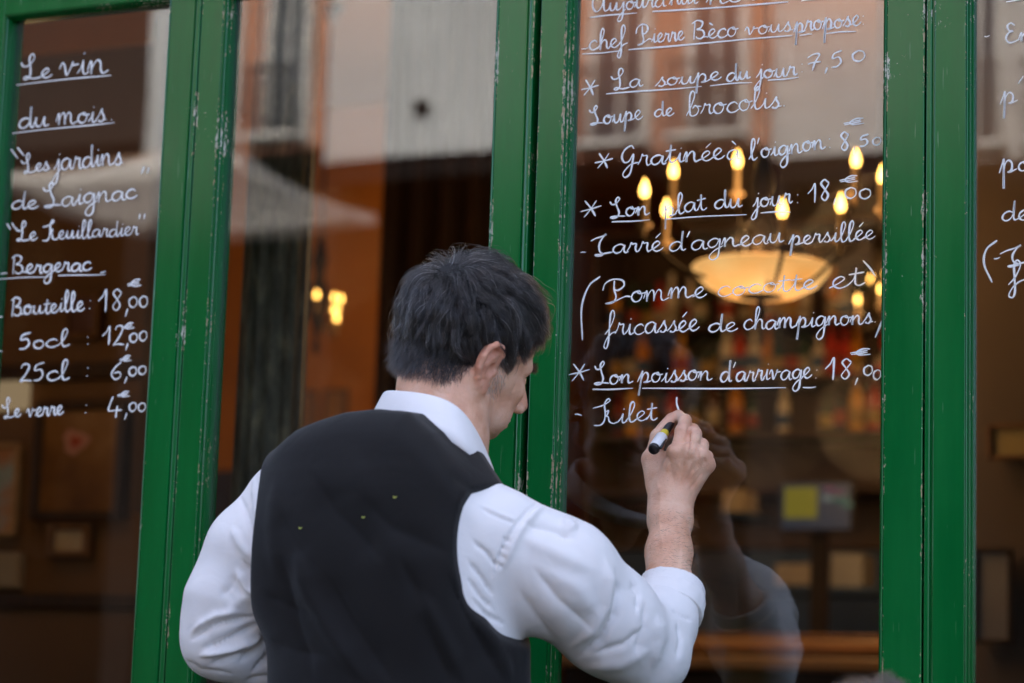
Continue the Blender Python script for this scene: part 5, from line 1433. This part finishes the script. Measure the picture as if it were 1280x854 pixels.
for mm in MCP+[IDX[1], MID[1], RIN[1], LIT[1], IDX[3], THU[3]]: red = np.maximum(red, np.clip(1-np.linalg.norm(Vb-mm, axis=1)/.02, 0, 1)*.45)
body = mesh_obj('body', Vb, Fb, M_SKIN, man, smooth=True, attrs={'red': ('FLOAT', red), 'stubble': ('FLOAT', stub)})
q2[~nearh] = 9
V1 = Vb; F1 = Fb; V2 = Vb; F2 = Fb

def ball(name, c, r, mat, parent, n=14):
    b_ = MB(); b_.lathe([(r*math.sin(a), -r*math.cos(a)) for a in np.linspace(0.001, PI-.001, n)], c, 2*n); return b_.build(name, mat, parent, True)
M_EYE = simple('eye_white', (.7, .68, .64), .15, var=.03)
for s in (1, -1): ball('eye', from_head((s*.031, .0795, .0035)), .0098, M_EYE, body)
# finger nails
M_NAIL = simple('finger_nail', (.72, .5, .42), .25, var=.04)
def nail(c, u, v, w_, h_):
    V = []; F = []; nn = np.cross(u, v); nn /= np.linalg.norm(nn)
    for i in range(7):
        for j in range(7):
            a = (i-3)/3; b_ = (j-3)/3
            V.append(c+u*a*w_+v*b_*h_*math.sqrt(max(0.0, 1-.35*a*a))+nn*(-.0018*a*a-.0006*b_*b_))
    for i in range(6):
        for j in range(6): F.append((i*7+j, i*7+j+1, i*7+8+j, i*7+7+j))
    o = mesh_obj('finger_nail', V, F, M_NAIL, body, True)
    return o

# trousers, belt and shoes (mostly under the frame)
def legs(p):
    d = None
    for s in (-1, 1):
        hp = np.array([TCX+s*.085, -.405, .90]); kn = np.array([TCX+s*.11, -.39, .50]); an = np.array([TCX+s*.12, -.41, .09])
        c = chain(p, [hp, kn, an], [.098, .072, .062], .03); d = c if d is None else smin(d, c, .02)
    d = smin(d, ell(p, (TCX, -.405, .92), (.178, .122, .12)), .05)
    d = smax(d, .075-p[:, 2], .004)
    return d.astype(np.float32)
V, F_ = polygonise(legs, np.array([TCX-.24, -.56, .03]), np.array([TCX+.24, -.26, 1.08]), .012)
mesh_obj('trousers', V, F_, M_TROU, man, smooth=True)
for s in (-1, 1):
    def shoe(p, s=s):
        d = ell(p, (TCX+s*.125, -.35, .035), (.048, .14, .045)); d = smin(d, ell(p, (TCX+s*.12, -.415, .07), (.042, .055, .06)), .03)
        return smax(d, .004-p[:, 2], .003).astype(np.float32)
    V, F_ = polygonise(shoe, np.array([TCX+s*.125-.08, -.53, -.03]), np.array([TCX+s*.125+.08, -.18, .16]), .008)
    mesh_obj('shoe', V, F_, M_SHOE, man, smooth=True)

# ------------------------------------------------------------------ hair
def strands(name, roots, dirs, length, step_fn, n_pt, rad, mat, parent):
    """grow strands in the head frame; step_fn(pos, dir, i, t) -> dir"""
    p = roots.copy(); d = dirs.copy(); pts = [p.copy()]
    for i in range(n_pt-1):
        d = step_fn(p, d, i, (i+1)/(n_pt-1))
        d /= np.linalg.norm(d, axis=1, keepdims=True)+1e-9
        p = p+d*(length/(n_pt-1))[:, None]
        pts.append(p.copy())
    A = np.stack(pts, 1)
    return A
def curves_obj(name, A, rad, mat, parent):
    n, k, _ = A.shape
    hc = bpy.data.hair_curves.new(name)
    hc.add_curves([k]*n)
    hc.attributes['position'].data.foreach_set('vector', np.ascontiguousarray(A.reshape(-1), dtype=np.float32))
    r = hc.attributes.get('radius') or hc.attributes.new('radius', 'FLOAT', 'POINT')
    tt = np.linspace(0, 1, k)
    prof = rad*np.clip(1.05-tt**2, .12, 1)
    r.data.foreach_set('value', np.ascontiguousarray(np.tile(prof, n), dtype=np.float32))
    hc.materials.append(mat)
    o = bpy.data.objects.new(name, hc); COL.objects.link(o); o.parent = parent
    return o

def skull_s(q): return ell(q, (0, -.006, .046), (.0770, .0955, .0855))
def skull_n(q):
    c = np.array([0, -.006, .046]); r2 = np.array([.0770, .0955, .0855])**2
    n_ = (q-c)/r2; return n_/np.linalg.norm(n_, axis=1, keepdims=True)

def hairline(q):
    """>0 inside the hairy area, head frame"""
    x, y, z = q[:, 0], q[:, 1], q[:, 2]
    ax = np.abs(x)
    # lower limit of hair as a function of y (front to back)
    low = np.interp(y, [-.11, -.085, -.055, -.03, -.018, -.004, .012, .026, .036, .045, .056, .07, .09], [-.072, -.068, -.055, -.032, -.014, .026, .026, .004, .038, .056, .066, .076, .084])
    return (z-low)+.004*np.sin(x*90+y*60)

def make_hair(parent, tf, seed, count=26000, mats=(None, None), glen=1.0, grey=.0):
    rng = np.random.default_rng(seed)
    c = np.array([0, -.006, .046]); r = np.array([.0755, .094, .0845])
    u = rng.normal(size=(count*3, 3)); u /= np.linalg.norm(u, axis=1, keepdims=True)
    q = c+u*r
    hl = hairline(q)
    q = q[hl > 0][:count]; hl = hairline(q)
    n = len(q)
    nrm = skull_n(q)
    # clumps
    ng = 560
    gi = rng.choice(n, ng, replace=False); gp = q[gi]
    own = np.zeros(n, int); best = np.full(n, 1e9)
    for s in range(0, ng, 60):
        dd = np.linalg.norm(q[:, None]-gp[None, s:s+60], axis=2); j = dd.argmin(1); dv = dd.min(1)
        up = dv < best; own[up] = j[up]+s; best[up] = dv[up]
    gph = rng.uniform(0, 2*PI, ng); gdir = rng.normal(size=(ng, 3))*.35; glen_ = rng.uniform(.78, 1.2, ng)
    gamp = rng.uniform(.3, 1.0, ng)
    crown = np.array([.012, -.075, .105])
    def flow(p):
        """combing direction over the scalp: forward over the top, down at the sides and nape"""
        x, y, z = p[:, 0], p[:, 1], p[:, 2]
        away = p-crown
        fwd = np.stack([.15+x*2.0, np.full(len(p), 1.0), -.15+0*x], 1)
        down = np.stack([0*x, .22+0*x, np.full(len(p), -1.0)], 1)
        side = np.clip((np.abs(x)-.03)/.04, 0, 1)
        back = np.clip((-.045-y)/.03, 0, 1)
        f = away/np.linalg.norm(away, axis=1, keepdims=True)*.9 + fwd*(1-back)[:, None]*(1-.55*side)[:, None]*.9 + down*(np.maximum(side*np.clip((.10-z)/.05, 0, 1), back))[:, None]*.9
        return f
    L = .052*np.ones(n)
    top = np.clip((q[:, 2]-.06)/.05, 0, 1)
    L += .020*top
    nape = np.clip((-.0-q[:, 2])/.05, 0, 1)
    L -= .032*nape
    temple = np.clip((q[:, 1]-.0)/.03, 0, 1)*np.clip((.06-q[:, 2])/.06, 0, 1)
    L -= .030*temple
    L -= .022*np.clip((q[:, 1]-.03)/.04, 0, 1)
    L *= glen_[own]*rng.uniform(.7, 1.15, n)*glen
    fly = rng.random(n) < .02; L[fly] *= 1.25
    lay = rng.uniform(0, 1, n)
    thick = (.005+.019*np.clip((q[:, 2]+.02)/.14, 0, 1))*(1-.55*temple)*(1-.45*np.clip((-.05-q[:, 1])/.05, 0, 1)*np.clip((.10-q[:, 2])/.05, 0, 1))
    ds = L/11
    p = q.copy(); d = nrm*.9+flow(q)*.5
    pts = [p.copy()]
    for i in range(11):
        t = (i+1)/11
        f = flow(p); nn = skull_n(p)
        f = f-nn*(f*nn).sum(1, keepdims=True)*.85
        f /= np.linalg.norm(f, axis=1, keepdims=True)+1e-9
        wav = gdir[own]*(.9*t+.25)+np.stack([np.sin(gph[own]+t*6.0), np.cos(gph[own]*1.7+t*5.0), np.sin(gph[own]*2.3+t*7)], 1)*(.85*gamp[own])[:, None]*t
        s_ = skull_s(p)
        target = thick*(.25+.75*lay)*(1-.45*max(0, t-.5)*2)+fly*.010
        corr = (target-s_)/.012
        d = d*.45+f*.55+wav*.55+nn*np.clip(corr, -1, 1)[:, None]*.55+np.array([0, 0, -.1])
        d += rng.normal(size=d.shape)*.08
        d /= np.linalg.norm(d, axis=1, keepdims=True)
        p = p+d*ds[:, None]
        # clump: pull to the clump's own mean
        if i > 1:
            m_ = np.zeros((ng, 3)); np.add.at(m_, own, p); cn = np.bincount(own, minlength=ng)[:, None]; m_ = m_/np.maximum(cn, 1)
            p = p+(m_[own]-p)*.085*t*2
        s_ = skull_s(p); pen = np.clip(.0015-s_, 0, 1)
        p = p+skull_n(p)*pen[:, None]
        # keep clear of the ears
        for s in (1, -1):
            e = np.array([s*.088, -.004, .004]); rr = np.array([.017, .021, .034])
            v = (p-e)/rr; ln = np.linalg.norm(v, axis=1); ins = ln < 1
            if ins.any():
                p[ins] = e+v[ins]/ln[ins][:, None]*rr*np.array([1, 1, 1])
        pts.append(p.copy())
    A = np.stack(pts, 1)
    tmp = temple*rng.uniform(.3, 1, n)+(rng.random(n) < .07)*.4+rng.uniform(0, .35, n)*np.clip((.05-q[:, 2])/.08, 0, 1)+grey
    g = tmp > .30
    W = tf(A.reshape(-1, 3)).reshape(A.shape)
    h1 = curves_obj('hair', W[~g], .00019, mats[0], parent)
    h2 = curves_obj('grey_hair', W[g], .00022, mats[1], parent)
    return h1, h2
make_hair(body, lambda q: from_head(q), 3, 30000, (M_HAIR, M_HAIRG))
# dark roots under the strands
def cap_f(p):
    q = to_head(p)
    d = skull_s(q)-.0028
    return smax(d, -(hairline(q)-.006)*.8, .003).astype(np.float32)
V, F_ = polygonise(cap_f, lo, hi, .003)
mesh_obj('hair_roots', V, F_, M_CAP, body, smooth=True)
# sideburn stubble, brow, eyelashes
def tuft(name, pts, nrm, dr, ln, rad, mat, seed, spread=.35):
    rng = np.random.default_rng(seed); n = len(pts)
    A = []; p = pts.copy(); d = dr+nrm*.35+rng.normal(size=pts.shape)*spread; d /= np.linalg.norm(d, axis=1, keepdims=True)
    A.append(p.copy())
    for i in range(4):
        p = p+d*(ln/4)[:, None]; d = d*.8+dr*.25; d /= np.linalg.norm(d, axis=1, keepdims=True); A.append(p.copy())
    return curves_obj(name, np.stack(A, 1), rad, mat, body)
rng = np.random.default_rng(5)
sel = np.where((q2[:, 0] > .045) & (q2[:, 1] > .014) & (q2[:, 1] < .040) & (q2[:, 2] > -.032) & (q2[:, 2] < .022))[0]
sel = rng.choice(sel, 420)
n2 = nrm_b
wN = n2[sel]; wP = V2[sel]+rng.normal(size=(len(sel), 3))*.0012
dn = -HR[:, 2]+HR[:, 1]*.1
tuft('sideburn', wP, wN, np.tile(dn, (len(sel), 1)), rng.uniform(.006, .012, len(sel)), .00012, M_HAIRG, 1)
sel = np.where((np.abs(q2[:, 0]) > .012) & (np.abs(q2[:, 0]) < .047) & (q2[:, 1] > .074) & (np.abs(q2[:, 2]-.026) < .005))[0]
sel = rng.choice(sel, 900)
sx = np.sign(q2[sel, 0])[:, None]
tuft('eyebrow', V2[sel], n2[sel], (HR[:, 0][None]*sx*.8+HR[:, 1][None]*.3), rng.uniform(.006, .012, len(sel)), .00012, M_HAIR, 2)
# fine dark hairs of the forearm
nn1 = nrm_b
sel = np.where((V1[:, 2] < P(838, 640, -.08)[2]) & (V1[:, 2] > CUFC[2]) & (V1[:, 0] > .2) & (V1[:, 1] > -.2))[0]
sel = rng.choice(sel, 1100)
fa_dir = (FA[4]-FA[1]); fa_dir /= np.linalg.norm(fa_dir)
tuft('forearm_hair', V1[sel], nn1[sel], np.tile(fa_dir*-.15+np.array([.75, 0, -.15]), (len(sel), 1)), rng.uniform(.006, .013, len(sel)), .00008, M_HAIR, 3)
# nape and neck-side hair below the skull
phi_ = np.degrees(np.arctan2(np.abs(q2[:, 0]), -q2[:, 1]))
low_ = np.interp(phi_, [0, 20, 41, 58, 68, 76, 84], [-.050, -.053, -.049, -.046, -.030, -.006, .022])
sel = np.where((phi_ < 84) & (q2[:, 2] > low_) & (q2[:, 2] < .012) & (np.linalg.norm(q2, axis=1) < .2) & (ear_field(np.clip(q2, -.5, .5).astype(np.float32), 1) > .004) & (ear_field(np.clip(q2, -.5, .5).astype(np.float32), -1) > .004))[0]
if len(sel):
    w_ = np.clip((q2[sel, 2]-low_[sel])/.022, .06, 1)**1.3; sel = np.random.default_rng(6).choice(sel, 13000, p=w_/w_.sum())
    rg = np.random.default_rng(7); u_ = np.clip((q2[sel, 2]-low_[sel])/.03, 0, 1)
    tuft('nape_hair', Vb[sel]+rg.normal(size=(len(sel), 3))*.001+nrm_b[sel]*.001, nrm_b[sel]*.6, np.tile(-HR[:, 2]*.9+HR[:, 1]*.15, (len(sel), 1))+rg.normal(size=(len(sel), 3))*.15, (.006+.020*u_)*rg.uniform(.5, 1.2, len(sel)), .00013, M_HAIR, 4, .25)

# bits of yellow pollen caught on the vest
M_POL = simple('yellow_pollen', (.55, .6, .12), .8)
def on_vest(px, py):
    me = vest.data; q = pix(VESTV); d = np.linalg.norm(q-np.array([px, py]), axis=1)
    c = np.where(d < 6)[0]; k = c[np.argmin(np.linalg.norm(VESTV[c]-CAMPOS, axis=1))]
    return VESTV[k]
VESTV = np.empty(len(vest.data.vertices)*3, np.float32); vest.data.vertices.foreach_get('co', VESTV); VESTV = VESTV.reshape(-1, 3)
for px, py, r in ((371, 659, .0022), (452, 649, .002), (488, 622, .0026)):
    c = on_vest(px, py); b_ = MB()
    b_.tube([c+np.array([-.9*r, -.001, .4*r]), c+np.array([-.3*r, -.0022, -.4*r]), c+np.array([.5*r, -.0022, -.4*r]), c+np.array([1.1*r, -.001, .3*r])], [.0004, .0007, .0007, .0004], 6)
    b_.build('pollen_fleck', M_POL, vest)

# ------------------------------------------------------------------ the marker pen
pen = empty('marker_pen')
tag(pen, 'white capped marker pen held between the man\'s thumb and index finger', 'marker')
tip = P(846.5, 518, -.001); end = P(816.5, 562.5, -.112)
ax_ = (end-tip); Lp = np.linalg.norm(ax_); ax_ /= Lp
M_PWH = simple('pen_white_plastic', (.82, .82, .82), .3, var=.02)
M_PBK = simple('pen_black_plastic', (.008, .008, .01), .3, var=.05)
M_PYE = simple('pen_yellow_band', (.75, .6, .05), .4, var=.03)
def seg(name, t0, t1, r0, r1, mat):
    b_ = MB(); n_ = 5
    e = .0008
    ts = [t0, t0+e, t0+(t1-t0)*.5, t1-e, t1]; rs = [r0-e, r0, (r0+r1)/2, r1, r1-e]
    b_.tube([tip+ax_*t for t in ts], rs, 24); return b_.build(name, mat, pen, True)
seg('nib', 0, .006, .0012, .0016, M_PWH)
seg('nib_collar', .0061, .016, .003, .0048, M_PBK)
seg('barrel', .0161, Lp-.062, .0056, .0060, M_PBK)
seg('colour_band', Lp-.0619, Lp-.0441, .0061, .0061, M_PYE)
seg('cap', Lp-.044, Lp-.0062, .0088, .0084, M_PWH)
seg('end_plug', Lp-.0060, Lp, .0084, .0074, M_PBK)
b_ = MB(); upv = np.cross(ax_, np.array([0, 1.0, 0])); upv /= np.linalg.norm(upv); sd = np.cross(ax_, upv)
c_ = tip+ax_*(Lp-.016)-upv*.0098*(-1 if upv[0] > 0 else 1)
b_.tube([c_-ax_*.018, c_-ax_*.006, c_+ax_*.013], [.0014, .0018, .0018], 8); b_.build('clip', M_PBK, pen, True)
def seated():
    r = empty('person'); tag(r, 'seated person with short grey hair, only the top of the head showing', 'person')
    top = P(1100, 846, -.62)
    R2 = frame_from(math.radians(-70), math.radians(6)); c2 = top-np.array([0, 0, .150])
    R2f = R2.astype(np.float32)
    def th(p): return (p-c2.astype(np.float32))@R2f
    base = c2+np.array([.0, 0, -.12])
    hip = base+np.array([.06, 0, -.50])
    seat = .47
    def bod(p):
        q = th(p); d = head_field(q); d = smin(d, ear_field(q, 1), .004); d = smin(d, ear_field(q, -1), .004)
        d = smin(d, cone(p, c2+np.array([0, 0, -.05]), base+np.array([.01, 0, -.05]), .055, .065), .02)
        return d.astype(np.float32)
    V, F_ = polygonise(bod, c2-.17-np.array([0, 0, .06]), c2+.17, .005)
    bd = mesh_obj('body', V, F_, M_SKIN, r, smooth=True, attrs={'red': ('FLOAT', np.zeros(len(V))), 'stubble': ('FLOAT', np.zeros(len(V)))})
    def coat(p):
        sh = base+np.array([.02, 0, -.08])
        d = cone(p, sh+np.array([0, -.15, -.03]), sh+np.array([0, .15, -.03]), .075, .075)
        d = smin(d, ell(p, sh+np.array([.03, 0, -.2]), (.12, .18, .24)), .06)
        d = smin(d, ell(p, np.array([hip[0], hip[1], seat+.12]), (.15, .19, .13)), .08)
        for s in (-1, 1):
            d = smin(d, chain(p, [sh+np.array([0, s*.18, -.04]), sh+np.array([-.02, s*.22, -.30]), sh+np.array([-.22, s*.14, -.36])], [.062, .052, .04], .02), .03)
        nk = cone(p, base+np.array([0, 0, -.1]), base+np.array([0, 0, .1]), .062, .066)
        return smax(d, -nk, .01).astype(np.float32)
    V, F_ = polygonise(coat, np.array([base[0]-.35, base[1]-.34, .42]), np.array([base[0]+.3, base[1]+.34, base[2]+.06]), .012)
    mesh_obj('coat', V, F_, cloth_mat('grey_coat', (.05, .045, .045), .9), r, smooth=True)
    def lg(p):
        d = None
        for s in (-1, 1):
            c = chain(p, [np.array([hip[0], hip[1]+s*.09, seat+.08]), np.array([hip[0]-.42, hip[1]+s*.11, seat+.06]), np.array([hip[0]-.42, hip[1]+s*.11, .10]), np.array([hip[0]-.55, hip[1]+s*.12, .04])], [.085, .062, .045, .035], .03)
            d = c if d is None else np.minimum(d, c)
        return smax(d, .004-p[:, 2], .003).astype(np.float32)
    V, F_ = polygonise(lg, np.array([hip[0]-.65, hip[1]-.24, -.04]), np.array([hip[0]+.15, hip[1]+.24, .66]), .014)
    mesh_obj('trousers', V, F_, M_TROU, r, smooth=True)
    def tf(q): return c2+q@R2.T
    make_hair(bd, tf, 8, 15000, (hair_mat('ash_hair', (.012, .010, .009), (.05, .045, .042), .4), hair_mat('ash_grey_hair', (.03, .027, .025), (.14, .13, .12), .4)), .75, grey=.05)
    # cafe chair under the neighbour
    ch = empty('cafe_chair'); tag(ch, 'wooden cafe chair under the seated neighbour', 'chair')
    hx, hy = hip[0], hip[1]
    b = MB(); b.lathe([(.19, seat-.045), (.205, seat-.035), (.205, seat-.02), (.19, seat-.012)], (hx, hy, 0), 28); b.build('seat', M_MWOOD, ch, True)
    for sx in (-1, 1):
        for sy in (-1, 1):
            b = MB(); b.tube([(hx+sx*.14, hy+sy*.14, seat-.046), (hx+sx*.19, hy+sy*.19, .002)], [.016, .012], 8); b.build('leg', M_MWOOD, ch)
    b = MB(); b.tube([(hx+.19, hy-.16, seat-.03), (hx+.25, hy-.17, .8), (hx+.27, hy-.1, .9), (hx+.28, hy, .92), (hx+.27, hy+.1, .9), (hx+.25, hy+.17, .8), (hx+.19, hy+.16, seat-.03)], .013, 8); b.build('backrest', M_MWOOD, ch, True)
seated()

# ------------------------------------------------------------------ put every root at the foot of its thing
bpy.context.view_layer.update()
def _pts(o):
    if o.type == 'MESH':
        n = len(o.data.vertices); a = np.empty(n*3, np.float32); o.data.vertices.foreach_get('co', a); a = a.reshape(-1, 3)
        return a@np.array(o.matrix_world)[:3, :3].T+np.array(o.matrix_world)[:3, 3]
    return np.zeros((0, 3))
for r in [o for o in S.objects if o.parent is None and o.type == 'EMPTY' and Vector(o.location).length < 1e-6 and tuple(o.rotation_euler) == (0, 0, 0)]:
    ps = [_pts(c) for c in r.children_recursive]; ps = [p for p in ps if len(p)]
    if not ps: continue
    ps = np.vstack(ps); lo_, hi_ = ps.min(0), ps.max(0)
    loc = Vector(((lo_[0]+hi_[0])/2, (lo_[1]+hi_[1])/2, lo_[2]))
    r.location = loc
    for c in r.children: c.location = Vector(c.location)-loc
